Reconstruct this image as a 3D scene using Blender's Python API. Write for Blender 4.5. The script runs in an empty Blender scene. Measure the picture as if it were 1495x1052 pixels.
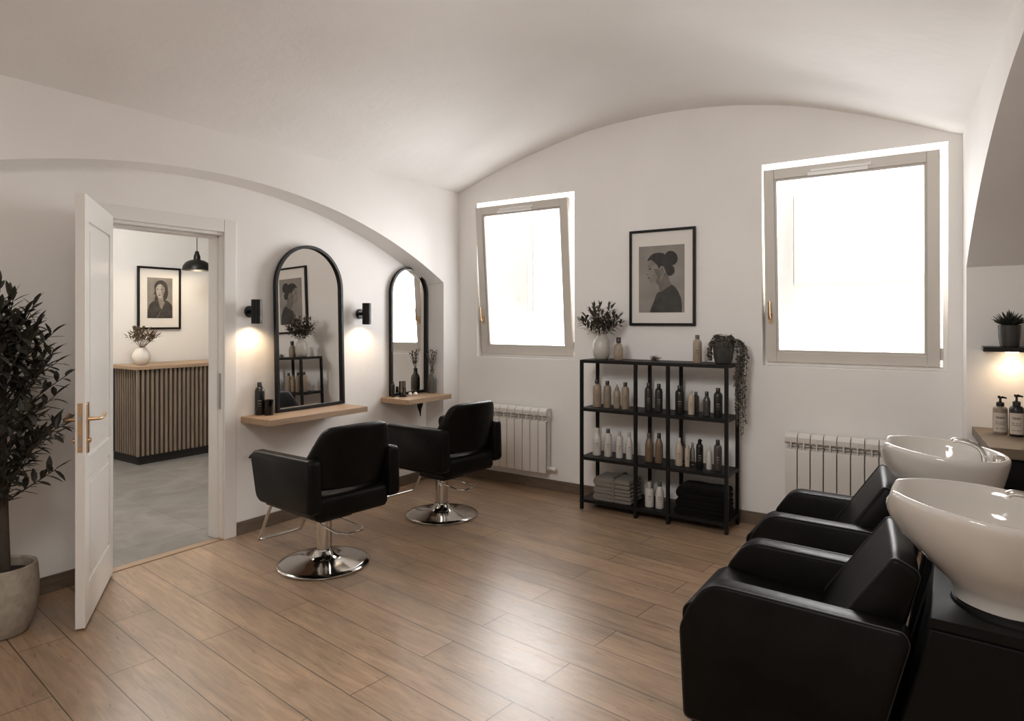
import bpy, bmesh, math, random
from mathutils import Vector, Matrix
R = math.radians
PI = math.pi
col = bpy.context.scene.collection
S = bpy.context.scene

# ------------------------------------------------------------------ camera model (photo 1495 x 1052)
F, CX, HY, H = 950.0, 747.5, 468.0, 1.45
YAW = math.atan(640.5 / F)
FW = Vector((-math.sin(YAW), math.cos(YAW), 0)); RT = Vector((math.cos(YAW), math.sin(YAW), 0)); UP = Vector((0, 0, 1))
CAM = Vector((0, 0, H))
def ray(u, v): return FW + RT * ((u - CX) / F) + UP * ((HY - v) / F)
def at_x(u, v, X): r = ray(u, v); return CAM + r * (X / r.x)
def at_y(u, v, Y): r = ray(u, v); return CAM + r * (Y / r.y)
def at_z(u, v, Z): r = ray(u, v); return CAM + r * ((Z - H) / r.z)

# ------------------------------------------------------------------ mesh builder
class MB:
    def __init__(s): s.v = []; s.f = []; s.m = []
    def add(s, vs, fs, mi=0):
        b = len(s.v); s.v += [Vector(p) for p in vs]
        for f in fs: s.f.append([b + i for i in f]); s.m.append(mi)
        return s
    def box(s, a, b, mi=0, M=None):
        x0, y0, z0 = a; x1, y1, z1 = b
        vs = [Vector(p) for p in ((x0,y0,z0),(x1,y0,z0),(x1,y1,z0),(x0,y1,z0),(x0,y0,z1),(x1,y0,z1),(x1,y1,z1),(x0,y1,z1))]
        if M: vs = [M @ p for p in vs]
        return s.add(vs, [(0,3,2,1),(4,5,6,7),(0,1,5,4),(1,2,6,5),(2,3,7,6),(3,0,4,7)], mi)
    def quad(s, a, b, c, d, mi=0): return s.add([a,b,c,d], [(0,1,2,3)], mi)
    def loft(s, rings, cap0=True, cap1=True, mi=0, closed=True):
        n = len(rings[0]); vs = [p for r in rings for p in r]; fs = []
        for i in range(len(rings) - 1):
            for j in range(n if closed else n - 1):
                k = (j + 1) % n
                fs.append((i*n+j, i*n+k, (i+1)*n+k, (i+1)*n+j))
        if cap0: fs.append(tuple(reversed(range(n))))
        if cap1: fs.append(tuple((len(rings)-1)*n + j for j in range(n)))
        return s.add(vs, fs, mi)
    def lathe(s, prof, c=(0,0,0), n=24, mi=0, cap0=True, cap1=True, M=None, sx=1, sy=1):
        rings = []
        for r, z in prof:
            ring = [Vector((c[0]+r*sx*math.cos(2*PI*j/n), c[1]+r*sy*math.sin(2*PI*j/n), c[2]+z)) for j in range(n)]
            if M: ring = [M @ p for p in ring]
            rings.append(ring)
        return s.loft(rings, cap0, cap1, mi)
    def tube(s, pts, r, n=10, mi=0, closed=False, radii=None):
        pts = [Vector(p) for p in pts]; N = len(pts); rings = []; prev = None
        for i, p in enumerate(pts):
            if closed: t = pts[(i+1) % N] - pts[i-1]
            else: t = pts[min(i+1, N-1)] - pts[max(i-1, 0)]
            t.normalize()
            if prev is None:
                a = Vector((0,0,1)) if abs(t.z) < .9 else Vector((1,0,0))
                nrm = t.cross(a).normalized()
            else:
                nrm = (prev - t * prev.dot(t)).normalized()
            prev = nrm; bn = t.cross(nrm); rr = radii[i] if radii else r
            rings.append([p + nrm*rr*math.cos(2*PI*j/n) + bn*rr*math.sin(2*PI*j/n) for j in range(n)])
        if closed: rings.append(rings[0])
        return s.loft(rings, not closed, not closed, mi)
    def prism(s, poly, ax, d0, d1, mi=0):
        """poly in the two other axes, pushed along axis ax from d0 to d1"""
        def P(a, b, d): return {'x': (d,a,b), 'y': (a,d,b), 'z': (a,b,d)}[ax]
        return s.loft([[P(a,b,d0) for a,b in poly], [P(a,b,d1) for a,b in poly]], mi=mi)
    def xf(s, M): s.v = [M @ p for p in s.v]; return s
    def build(s, name, mats, parent=None, bevel=0, seg=3, smooth=40, sub=0, loc=None, weld=False):
        me = bpy.data.meshes.new(name)
        me.from_pydata([tuple(p) for p in s.v], [], s.f)
        if not isinstance(mats, (list, tuple)): mats = [mats]
        for m in mats: me.materials.append(M_[m] if isinstance(m, str) else m)
        me.polygons.foreach_set('material_index', s.m)
        bm = bmesh.new(); bm.from_mesh(me)
        if weld: bmesh.ops.remove_doubles(bm, verts=bm.verts, dist=1e-5)
        bmesh.ops.recalc_face_normals(bm, faces=bm.faces)
        bm.to_mesh(me); bm.free()
        if smooth:
            me.polygons.foreach_set('use_smooth', [True] * len(me.polygons))
            me.set_sharp_from_angle(angle=R(smooth))
        me.update()
        o = bpy.data.objects.new(name, me); col.objects.link(o)
        if parent: o.parent = parent
        if loc: o.location = loc
        if bevel:
            b = o.modifiers.new('b', 'BEVEL'); b.width = bevel; b.segments = seg; b.limit_method = 'ANGLE'; b.angle_limit = R(35); b.harden_normals = False
        if sub:
            u = o.modifiers.new('s', 'SUBSURF'); u.levels = sub; u.render_levels = sub
        return o

def tag(o, label, cat=None, group=None, kind=None):
    o['label'] = label
    if cat: o['category'] = cat
    if group: o['group'] = group
    if kind: o['kind'] = kind
    return o
def thing(name, label, cat, loc=(0,0,0), rz=0, group=None, kind=None):
    o = bpy.data.objects.new(name, None); col.objects.link(o)
    o.empty_display_size = .1; o.location = loc; o.rotation_euler = (0, 0, rz)
    return tag(o, label, cat, group, kind)
def rrect(hw, hh, r, n=5, cx=0, cy=0):
    pts = []
    for k, (sx, sy) in enumerate(((1,1),(-1,1),(-1,-1),(1,-1))):
        for i in range(n + 1):
            a = PI/2*k + PI/2*i/n
            pts.append((cx + sx*(hw-r) + r*math.cos(a), cy + sy*(hh-r) + r*math.sin(a)))
    return pts
def arc(cx, cy, r, a0, a1, n): return [(cx + r*math.cos(R(a0+(a1-a0)*i/n)), cy + r*math.sin(R(a0+(a1-a0)*i/n))) for i in range(n+1)]
def fillet(poly, rad, n=5):
    """rounds the corners of a 2-D polygon; rad is a number or one per corner"""
    out = []; N = len(poly)
    for i in range(N):
        p = Vector(poly[i]); a = Vector(poly[i-1]) - p; b = Vector(poly[(i+1) % N]) - p
        r = rad[i] if isinstance(rad, (list, tuple)) else rad
        if r <= 0: out.append(tuple(p)); continue
        la, lb = a.length, b.length; a.normalize(); b.normalize()
        ang = a.angle(b); d = min(r / math.tan(ang/2), la*.49, lb*.49)
        p0, p1 = p + a*d, p + b*d
        for k in range(n + 1):
            t = k / n; out.append(tuple((1-t)**2 * p0 + 2*t*(1-t) * p + t*t * p1))
    return out
def catmull(pts, n):
    P = [Vector(p) for p in pts]; P = [2*P[0]-P[1]] + P + [2*P[-1]-P[-2]]; out = []
    for i in range(1, len(P) - 2):
        for k in range(n):
            t = k / n; a, b, c, d = P[i-1:i+3]
            out.append(.5*((2*b) + (c-a)*t + (2*a-5*b+4*c-d)*t*t + (3*b-a-3*c+d)*t**3))
    out.append(P[-2]); return out

# ------------------------------------------------------------------ materials
M_ = {}
def mat(name, c=(.8,.8,.8), rough=.5, metal=0, spec=.5, bump=None, noise=None, coat=0, emit=None, sheen=0, trans=0):
    m = bpy.data.materials.new(name); m.use_nodes = True; nt = m.node_tree; b = nt.nodes['Principled BSDF']
    b.inputs['Base Color'].default_value = (*c, 1); b.inputs['Roughness'].default_value = rough
    b.inputs['Metallic'].default_value = metal; b.inputs['Specular IOR Level'].default_value = spec
    b.inputs['Coat Weight'].default_value = coat; b.inputs['Sheen Weight'].default_value = sheen
    b.inputs['Transmission Weight'].default_value = trans
    if emit:
        b.inputs['Emission Color'].default_value = (*emit[0], 1); b.inputs['Emission Strength'].default_value = emit[1]
    tc = nt.nodes.new('ShaderNodeTexCoord')
    if noise:   # (scale, colour2, stretch xyz)
        n = nt.nodes.new('ShaderNodeTexNoise'); n.inputs['Scale'].default_value = noise[0]; n.inputs['Detail'].default_value = 5
        mp = nt.nodes.new('ShaderNodeMapping'); mp.inputs['Scale'].default_value = noise[2] if len(noise) > 2 else (1,1,1)
        nt.links.new(tc.outputs['Object'], mp.inputs[0]); nt.links.new(mp.outputs[0], n.inputs['Vector'])
        r = nt.nodes.new('ShaderNodeValToRGB'); r.color_ramp.elements[0].position = .35; r.color_ramp.elements[1].position = .68
        r.color_ramp.elements[0].color = (*c, 1); r.color_ramp.elements[1].color = (*noise[1], 1)
        nt.links.new(n.outputs[0], r.inputs[0]); nt.links.new(r.outputs[0], b.inputs['Base Color'])
    if bump:    # (scale, strength, distance)
        n = nt.nodes.new('ShaderNodeTexNoise'); n.inputs['Scale'].default_value = bump[0]; n.inputs['Detail'].default_value = 6
        nt.links.new(tc.outputs['Object'], n.inputs['Vector'])
        bp = nt.nodes.new('ShaderNodeBump'); bp.inputs['Strength'].default_value = bump[1]; bp.inputs['Distance'].default_value = bump[2]
        nt.links.new(n.outputs[0], bp.inputs['Height']); nt.links.new(bp.outputs[0], b.inputs['Normal'])
    M_[name] = m; return m

WALLC = (.86, .84, .818)
mat('plaster', WALLC, .85, spec=.25, bump=(14, .12, .012), noise=(2.2, (.83,.81,.787)))
mat('plaster_vault', WALLC, .85, spec=.25, bump=(5, .25, .02), noise=(1.6, (.82,.80,.777)))
mat('plaster_out', (.82,.82,.81), .9, spec=.2, bump=(20, .1, .01))
mat('plaster_reception', (.80,.79,.77), .85, spec=.25, bump=(20, .08, .01))
mat('white_gloss', (.78,.76,.73), .32, spec=.5)
mat('frame_white', (.60,.56,.51), .4)
mat('white_plastic', (.80,.78,.75), .35)
mat('rad_white', (.66,.63,.595), .3)
mat('black_metal', (.005,.0046,.0042), .5, spec=.25)
mat('black_satin', (.006,.0055,.005), .38, spec=.3)
mat('leather', (.0028,.0025,.002), .42, spec=.13, bump=(180, .12, .002), noise=(6, (.006,.0054,.0048)))
mat('piping', (.008,.007,.006), .5)
mat('cabinet_black', (.003,.0028,.0026), .6, spec=.2, bump=(300,.1,.001))
mat('chrome', (.62,.60,.57), .10, metal=1)
mat('steel', (.50,.48,.45), .25, metal=1)
mat('brass', (.62,.42,.24), .28, metal=1)
mat('ceramic', (.66,.63,.59), .08, spec=.5, coat=.5)
mat('porcelain_vase', (.50,.47,.43), .3, noise=(9, (.42,.39,.35)))
mat('white_vase', (.72,.68,.63), .45, bump=(40,.1,.004))
mat('grey_vase', (.10,.095,.088), .25)
mat('pot_stone', (.36,.315,.26), .85, bump=(60,.35,.006), noise=(30, (.28,.245,.20)))
mat('pot_dark', (.045,.041,.036), .7, bump=(45,.5,.006), noise=(18, (.025,.022,.02)))
mat('pot_black', (.035,.032,.029), .4)
mat('soil', (.02,.016,.012), .95, bump=(90,.9,.01))
mat('bark', (.055,.042,.032), .9, bump=(50,.5,.006))
mat('leaf_olive', (.028,.028,.020), .5, noise=(14, (.05,.047,.035)))
mat('leaf_rack', (.038,.034,.024), .5, noise=(25, (.075,.055,.035)))
mat('leaf_trail', (.045,.040,.028), .55, noise=(40, (.10,.075,.05)))
mat('leaf_dry', (.10,.07,.045), .7, noise=(30, (.22,.15,.10)))
mat('twig_grey', (.10,.085,.07), .8, noise=(30, (.17,.14,.115)))
mat('succulent', (.022,.026,.020), .45, noise=(20, (.05,.052,.04)))
mat('mirror', (.86,.84,.81), .0, metal=1)
mat('paper', (.74,.71,.67), .7)
mat('print_grey', (.22,.20,.18), .6, noise=(7, (.28,.26,.235)))
mat('print_back', (.16,.145,.13), .6, noise=(9, (.24,.22,.20)))
mat('print_skin', (.17,.15,.13), .6, noise=(16, (.27,.245,.215)))
mat('print_neck', (.11,.097,.085), .6, noise=(16, (.17,.15,.13)))
mat('print_light', (.33,.30,.27), .6)
mat('print_hair', (.018,.016,.014), .6, noise=(30, (.032,.028,.025), (1,1,.3)))
mat('print_dress', (.024,.021,.019), .6, noise=(12, (.05,.045,.04)))
mat('print_line', (.10,.09,.08), .6)
mat('towel_grey', (.20,.178,.155), .95, spec=.1, bump=(260,.5,.004), sheen=.1)
mat('towel_black', (.006,.0055,.005), .95, spec=.1, bump=(260,.5,.004), sheen=.03)
mat('ribbon', (.17,.135,.10), .8)
mat('b_tan', (.31,.245,.18), .35)
mat('b_tan_dark', (.25,.20,.145), .35)
mat('b_brown', (.175,.12,.075), .35)
mat('b_cream', (.48,.41,.325), .35)
mat('b_white', (.56,.53,.49), .3)
mat('b_dark', (.016,.0145,.013), .3)
mat('b_char', (.028,.025,.022), .4)
mat('b_smoke', (.06,.054,.047), .2)
mat('b_frost', (.40,.37,.33), .3)
mat('b_greycap', (.075,.068,.06), .35)
mat('b_black', (.012,.011,.010), .25)
mat('terracotta', (.30,.14,.07), .8)
mat('lamp_emit', (1,.9,.75), .5, emit=((1,.78,.52), 7))
mat('bulb_emit', (1,.9,.75), .5, emit=((1,.80,.55), 9))
mat('slat_wood', (.27,.205,.15), .6, noise=(8, (.20,.15,.11), (6,6,.6)))
mat('slat_back', (.012,.010,.009), .7)
mat('hinge_grey', (.62,.60,.57), .4)

def wood(name, c1, c2, sc, rough, rot=0, axis='X'):
    m = mat(name, c1, rough); nt = m.node_tree; b = nt.nodes['Principled BSDF']
    tc = nt.nodes.new('ShaderNodeTexCoord'); mp = nt.nodes.new('ShaderNodeMapping')
    mp.inputs['Rotation'].default_value = (0,0,rot); mp.inputs['Scale'].default_value = sc
    n = nt.nodes.new('ShaderNodeTexNoise'); n.inputs['Scale'].default_value = 3; n.inputs['Detail'].default_value = 8; n.inputs['Distortion'].default_value = .6
    r = nt.nodes.new('ShaderNodeValToRGB'); r.color_ramp.elements[0].color = (*c1,1); r.color_ramp.elements[1].color = (*c2,1)
    r.color_ramp.elements[0].position = .3; r.color_ramp.elements[1].position = .7
    nt.links.new(tc.outputs['Object'], mp.inputs[0]); nt.links.new(mp.outputs[0], n.inputs['Vector']); nt.links.new(n.outputs[0], r.inputs[0])
    nt.links.new(r.outputs[0], b.inputs['Base Color']); return m
wood('oak', (.42,.29,.19), (.30,.20,.125), (14,1.2,14), .5)
wood('oak_top', (.42,.29,.19), (.31,.21,.135), (14,1.2,14), .5)
wood('counter_wood', (.19,.138,.092), (.115,.082,.054), (1.5,14,14), .5)
wood('base_wood', (.17,.125,.09), (.105,.075,.052), (3,3,20), .55)

def glass_mat(name, tint, gloss):
    m = bpy.data.materials.new(name); m.use_nodes = True; nt = m.node_tree; nt.nodes.clear()
    o = nt.nodes.new('ShaderNodeOutputMaterial'); mx = nt.nodes.new('ShaderNodeMixShader'); t = nt.nodes.new('ShaderNodeBsdfTransparent')
    g = nt.nodes.new('ShaderNodeBsdfGlossy'); fr = nt.nodes.new('ShaderNodeFresnel'); fr.inputs['IOR'].default_value = gloss
    t.inputs[0].default_value = (*tint,1); g.inputs['Roughness'].default_value = .02; g.inputs[0].default_value = (.9,.9,.9,1)
    nt.links.new(fr.outputs[0], mx.inputs[0]); nt.links.new(t.outputs[0], mx.inputs[1]); nt.links.new(g.outputs[0], mx.inputs[2]); nt.links.new(mx.outputs[0], o.inputs[0])
    M_[name] = m
glass_mat('pane', (.985,.985,.985), 1.45)
glass_mat('clear_glass', (.72,.69,.65), 1.5)
glass_mat('dark_glass', (.22,.20,.18), 1.5)

def ink_mat(name, ink, base=None):
    m = bpy.data.materials.new(name); m.use_nodes = True; nt = m.node_tree; b = nt.nodes['Principled BSDF']; L = nt.links.new
    N = lambda t: nt.nodes.new('ShaderNode' + t)
    tc = N('TexCoord'); sp = N('SeparateXYZ'); L(tc.outputs['Generated'], sp.inputs[0])
    n = N('TexNoise'); n.inputs['Scale'].default_value = 1; n.inputs['Detail'].default_value = 0
    mp = N('Mapping'); mp.inputs['Scale'].default_value = (0, 34, 9); L(tc.outputs['Generated'], mp.inputs[0]); L(mp.outputs[0], n.inputs['Vector'])
    r = N('ValToRGB'); r.color_ramp.interpolation = 'CONSTANT'; el = r.color_ramp.elements
    stops = [(0,0),(.16,1),(.20,0),(.40,1),(.44,0),(.49,1),(.53,0),(.70,1),(.80,0)]
    el[0].position = 0; el[0].color = (0,0,0,1); el[1].position = .16; el[1].color = (1,1,1,1)
    for p, v in stops[2:]: e = el.new(p); e.color = (v,v,v,1)
    L(sp.outputs['Z'], r.inputs[0])
    g = N('Math'); g.operation = 'GREATER_THAN'; g.inputs[1].default_value = .44; L(n.outputs[0], g.inputs[0])
    yy = N('Math'); yy.operation = 'COMPARE'; yy.inputs[1].default_value = .5; yy.inputs[2].default_value = .33; L(sp.outputs['Y'], yy.inputs[0])
    a = N('Math'); a.operation = 'MULTIPLY'; L(r.outputs[0], a.inputs[0]); L(g.outputs[0], a.inputs[1])
    k = N('Math'); k.operation = 'MULTIPLY'; L(a.outputs[0], k.inputs[0]); L(yy.outputs[0], k.inputs[1])
    b.inputs['Roughness'].default_value = .6
    if base:
        x = N('Mix'); x.data_type = 'RGBA'; L(k.outputs[0], x.inputs[0]); x.inputs[6].default_value = (*base,1); x.inputs[7].default_value = (*ink,1); L(x.outputs[2], b.inputs['Base Color'])
    else:
        b.inputs['Base Color'].default_value = (*ink,1); L(k.outputs[0], b.inputs['Alpha'])
    M_[name] = m
ink_mat('ink', (.05,.045,.04)); ink_mat('ink_pale', (.30,.27,.24)); ink_mat('label_paper', (.10,.09,.08), (.55,.48,.40))
def floor_planks():
    m = mat('floor_planks', (.3,.2,.14), .3, spec=1.0); nt = m.node_tree; b = nt.nodes['Principled BSDF']; L = nt.links.new
    N = lambda t: nt.nodes.new('ShaderNode' + t)
    geo = N('NewGeometry'); mp = N('Mapping'); mp.vector_type = 'POINT'
    mp.inputs['Rotation'].default_value = (0,0,R(6.4)); mp.inputs['Location'].default_value = (.22, -1.513 + .187*12, 0)
    L(geo.outputs['Position'], mp.inputs[0])
    br = N('TexBrick'); br.offset = .37; br.offset_frequency = 2; br.squash = 1
    br.inputs['Scale'].default_value = 1; br.inputs['Brick Width'].default_value = 1.38; br.inputs['Row Height'].default_value = .187
    br.inputs['Mortar Size'].default_value = .0022; br.inputs['Mortar Smooth'].default_value = .2; br.inputs['Bias'].default_value = 0
    br.inputs['Color1'].default_value = (.41,.284,.187,1); br.inputs['Color2'].default_value = (.335,.231,.152,1); br.inputs['Mortar'].default_value = (.05,.035,.025,1)
    L(mp.outputs[0], br.inputs['Vector'])
    # long grain
    mg = N('Mapping'); mg.inputs['Scale'].default_value = (1.6,16,1); L(mp.outputs[0], mg.inputs[0])
    n1 = N('TexNoise'); n1.inputs['Scale'].default_value = 2.2; n1.inputs['Detail'].default_value = 9; n1.inputs['Distortion'].default_value = 1.2; L(mg.outputs[0], n1.inputs['Vector'])
    r1 = N('ValToRGB'); r1.color_ramp.elements[0].position = .32; r1.color_ramp.elements[1].position = .66
    r1.color_ramp.elements[0].color = (.74,.72,.70,1); r1.color_ramp.elements[1].color = (1.08,1.06,1.04,1); L(n1.outputs[0], r1.inputs[0])
    # cloudy patches
    mc = N('Mapping'); mc.inputs['Scale'].default_value = (1.2,3.5,1); L(mp.outputs[0], mc.inputs[0])
    n2 = N('TexNoise'); n2.inputs['Scale'].default_value = 1.6; n2.inputs['Detail'].default_value = 4; L(mc.outputs[0], n2.inputs['Vector'])
    r2 = N('ValToRGB'); r2.color_ramp.elements[0].position = .3; r2.color_ramp.elements[1].position = .7
    r2.color_ramp.elements[0].color = (.78,.79,.80,1); r2.color_ramp.elements[1].color = (1.1,1.07,1.03,1); L(n2.outputs[0], r2.inputs[0])
    # dark cracks / knots
    mk = N('Mapping'); mk.inputs['Scale'].default_value = (3.2,26,1); L(mp.outputs[0], mk.inputs[0])
    n3 = N('TexNoise'); n3.inputs['Scale'].default_value = 2; n3.inputs['Detail'].default_value = 3; n3.inputs['Distortion'].default_value = 2; L(mk.outputs[0], n3.inputs['Vector'])
    r3 = N('ValToRGB'); r3.color_ramp.elements[0].position = .27; r3.color_ramp.elements[1].position = .36
    r3.color_ramp.elements[0].color = (.55,.52,.5,1); r3.color_ramp.elements[1].color = (1,1,1,1); L(n3.outputs[0], r3.inputs[0])
    def mul(a, c):
        x = N('Mix'); x.data_type = 'RGBA'; x.blend_type = 'MULTIPLY'; x.inputs[0].default_value = 1; L(a, x.inputs[6]); L(c, x.inputs[7]); return x.outputs[2]
    c = mul(mul(mul(br.outputs['Color'], r1.outputs[0]), r2.outputs[0]), r3.outputs[0])
    L(c, b.inputs['Base Color'])
    rr = N('MapRange'); rr.inputs['To Min'].default_value = .30; rr.inputs['To Max'].default_value = .42; L(n1.outputs[0], rr.inputs[0]); L(rr.outputs[0], b.inputs['Roughness'])
    bp = N('Bump'); bp.inputs['Strength'].default_value = .35; bp.inputs['Distance'].default_value = .002; bp.invert = True
    ad = N('Math'); ad.operation = 'ADD'; sc = N('Math'); sc.operation = 'MULTIPLY'; sc.inputs[1].default_value = -.35
    L(n1.outputs[0], sc.inputs[0]); L(br.outputs['Fac'], ad.inputs[0]); L(sc.outputs[0], ad.inputs[1]); L(ad.outputs[0], bp.inputs['Height']); L(bp.outputs[0], b.inputs['Normal'])
floor_planks()
def floor_tiles():
    m = mat('floor_tiles', (.3,.3,.3), .4); nt = m.node_tree; b = nt.nodes['Principled BSDF']; L = nt.links.new
    N = lambda t: nt.nodes.new('ShaderNode' + t)
    geo = N('NewGeometry'); mp = N('Mapping'); mp.inputs['Location'].default_value = (12.3, 3.15, 0); mp.inputs['Rotation'].default_value = (0,0,R(4)); L(geo.outputs['Position'], mp.inputs[0])
    br = N('TexBrick'); br.offset = .5; br.inputs['Scale'].default_value = 1; br.inputs['Brick Width'].default_value = 1.2; br.inputs['Row Height'].default_value = .6
    br.inputs['Mortar Size'].default_value = .003; br.inputs['Color1'].default_value = (.27,.255,.24,1); br.inputs['Color2'].default_value = (.23,.218,.205,1); br.inputs['Mortar'].default_value = (.17,.16,.15,1)
    L(mp.outputs[0], br.inputs['Vector'])
    n = N('TexNoise'); n.inputs['Scale'].default_value = 3; n.inputs['Detail'].default_value = 8; n.inputs['Distortion'].default_value = 1.5; L(mp.outputs[0], n.inputs['Vector'])
    r = N('ValToRGB'); r.color_ramp.elements[0].position = .3; r.color_ramp.elements[1].position = .7
    r.color_ramp.elements[0].color = (.78,.77,.76,1); r.color_ramp.elements[1].color = (1.15,1.14,1.12,1); L(n.outputs[0], r.inputs[0])
    x = N('Mix'); x.data_type = 'RGBA'; x.blend_type = 'MULTIPLY'; x.inputs[0].default_value = 1; L(br.outputs[0], x.inputs[6]); L(r.outputs[0], x.inputs[7]); L(x.outputs[2], b.inputs['Base Color'])
floor_tiles()

# ------------------------------------------------------------------ the room
XR, XM, YB = -4.0, -3.85, 4.82         # recess face, main left face, back wall
YF = -2.6                               # wall behind the camera
def xr(Y): return .06 + (YB - Y) * .0682   # right wall, slightly splayed
A0, A1, AC = .17, 4.59, 2.38            # arch: spring points and crown along Y
def arch_z(Y, crown=2.385, spring=1.80, half=2.21):
    rise = crown - spring; rad = (half*half + rise*rise) / (2*rise); d = min(abs(Y - AC), half)
    return crown - (rad - math.sqrt(rad*rad - d*d))
DY0, DY1, DZ = 1.80, 2.507, 2.036       # door opening

def structure(o, label, cat): return tag(o, label, cat, None, 'structure')

m = MB(); m.box((XR - .02, YF, -.1), (1.7, 5.0, 0)); structure(m.build('floor', 'floor_planks', smooth=0), 'brown oak plank floor of the salon running towards the far wall', 'floor')
m = MB(); m.box((-7.6, .2, -.1), (XR - .02, 6.2, -.001)); structure(m.build('floor_reception', 'floor_tiles', smooth=0), 'large grey stone floor tiles beyond the open door', 'floor')

# left wall: pier and spandrel on the main face, recessed bay behind the segmental arch
m = MB(); N = 72
ys = sorted(set([A0 + (A1 - A0) * i / N for i in range(N + 1)] + [DY0, DY1]))
IN = lambda Y: A0 + .03 + (Y - A0) * (4.52 - A0 - .03) / (A1 - A0)
TOP = 2.9
m.quad((XM,YF,0),(XM,A0,0),(XM,A0,TOP),(XM,YF,TOP)); m.quad((XM,A1,0),(XM,YB+.05,0),(XM,YB+.05,TOP),(XM,A1,TOP))
for a, b in zip(ys[:-1], ys[1:]):
    za, zb = arch_z(a), arch_z(b)
    m.quad((XM,a,za),(XM,b,zb),(XM,b,TOP),(XM,a,TOP))                         # spandrel
    m.quad((XM,a,za),(XM,b,zb),(XR,IN(b),zb-.022),(XR,IN(a),za-.022))         # soffit
zs0, zs1 = arch_z(A0), arch_z(A1)
m.quad((XM,A0,0),(XR,IN(A0),0),(XR,IN(A0),zs0-.022),(XM,A0,zs0)); m.quad((XM,A1,0),(XR,IN(A1),0),(XR,IN(A1),zs1-.022),(XM,A1,zs1))
inv = lambda y: A0 + (y - A0 - .03) * (A1 - A0) / (4.52 - A0 - .03)
ys2 = sorted(set([IN(y) for y in ys] + [DY0, DY1]))
for a, b in zip(ys2[:-1], ys2[1:]):
    z0 = DZ if (a >= DY0 - 1e-6 and b <= DY1 + 1e-6) else 0
    m.quad((XR,a,z0),(XR,b,z0),(XR,b,arch_z(inv(b))-.022),(XR,a,arch_z(inv(a))-.022))
structure(m.build('wall_left', 'plaster', smooth=0, weld=True), 'white plastered left wall with a shallow arched bay around door and mirrors', 'wall')
# far side of that wall (reception side) and the passage through it
m = MB(); XW = XR - .15
m.box((XW-.02,.2,0),(XW,DY0-.02,2.95)); m.box((XW-.02,DY1+.02,0),(XW,6.2,2.95)); m.box((XW-.02,DY0-.02,DZ+.02),(XW,DY1+.02,2.95))
structure(m.build('wall_reception_side', 'plaster_reception', smooth=0), 'reception side of the wall around the open doorway', 'wall')
m = MB(); m.box((-7.5,.2,0),(-7.38,6.2,2.95)); structure(m.build('wall_reception_back', 'plaster_reception', smooth=0), 'pale wall behind the reception counter', 'wall')
m = MB(); m.box((-7.5,.1,0),(XW-.02,.2,2.95)); structure(m.build('wall_reception_near', 'plaster_reception', smooth=0), 'near side wall of the reception room', 'wall')
m = MB(); m.box((-7.5,6.2,0),(XW-.02,6.3,2.95)); structure(m.build('wall_reception_far', 'plaster_reception', smooth=0), 'far side wall of the reception room', 'wall')
m = MB(); m.box((-7.5,.1,2.95),(XW,6.3,3.05)); structure(m.build('ceiling_reception', 'plaster_reception', smooth=0), 'flat white ceiling of the reception room', 'ceiling')

# back wall with two window openings
W1 = (-3.64, -2.618, 1.12, 2.536); W2 = (-1.112, -.012, 1.13, 2.554)
m = MB(); D = .13; XA, XB, ZT = -4.0, 1.7, 3.25
def wall_with_holes(m, y, flip=False):
    xs = [XA, W1[0], W1[1], W2[0], W2[1], XB]
    for i in range(5):
        w = W1 if i == 1 else W2 if i == 3 else None
        if w:
            m.quad((xs[i],y,0),(xs[i+1],y,0),(xs[i+1],y,w[2]),(xs[i],y,w[2])); m.quad((xs[i],y,w[3]),(xs[i+1],y,w[3]),(xs[i+1],y,ZT),(xs[i],y,ZT))
        else: m.quad((xs[i],y,0),(xs[i+1],y,0),(xs[i+1],y,ZT),(xs[i],y,ZT))
wall_with_holes(m, YB)
for x0, x1, z0, z1 in (W1, W2):
    m.quad((x0,YB,z0),(x1,YB,z0),(x1,YB+D,z0),(x0,YB+D,z0)); m.quad((x0,YB,z1),(x1,YB,z1),(x1,YB+D,z1),(x0,YB+D,z1))
    m.quad((x0,YB,z0),(x0,YB+D,z0),(x0,YB+D,z1),(x0,YB,z1)); m.quad((x1,YB,z0),(x1,YB+D,z0),(x1,YB+D,z1),(x1,YB,z1))
o = m.build('wall_back', 'plaster', smooth=0); structure(o, 'white plastered end wall with two deep-set windows', 'wall')

# right wall: splayed, with a matching arched recess behind the basins
m = MB(); XE = 1.6
q = lambda Y, z: (xr(Y), Y, z)
RA0, RA1 = .17, 4.60
m.quad(q(YF,0), q(RA0,0), q(RA0,TOP), q(YF,TOP)); m.quad(q(RA1,0), q(YB+.05,0), q(YB+.05,TOP), q(RA1,TOP))
ys3 = [RA0 + (RA1-RA0)*i/N for i in range(N+1)]
def rz(Y): return arch_z(A0 + (Y-RA0)*(A1-A0)/(RA1-RA0), 2.43, 1.76)
for a, b in zip(ys3[:-1], ys3[1:]):
    m.quad(q(a,rz(a)), q(b,rz(b)), q(b,TOP), q(a,TOP))
    m.quad(q(a,rz(a)), q(b,rz(b)), (XE,b,rz(b)), (XE,a,rz(a)))
    m.quad((XE,a,0),(XE,b,0),(XE,b,rz(b)),(XE,a,rz(a)))
for y in (RA0, RA1): m.quad(q(y,0), (XE,y,0), (XE,y,rz(y)), q(y,rz(y)))
structure(m.build('wall_right', 'plaster', smooth=0, weld=True), 'white right wall with deep arched recess behind the wash basins', 'wall')
m = MB(); m.box((XR-.1,YF-.1,0),(1.7,YF,3.2)); structure(m.build('wall_front', 'plaster', smooth=0), 'white wall closing the salon opposite the windows', 'wall')

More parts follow.
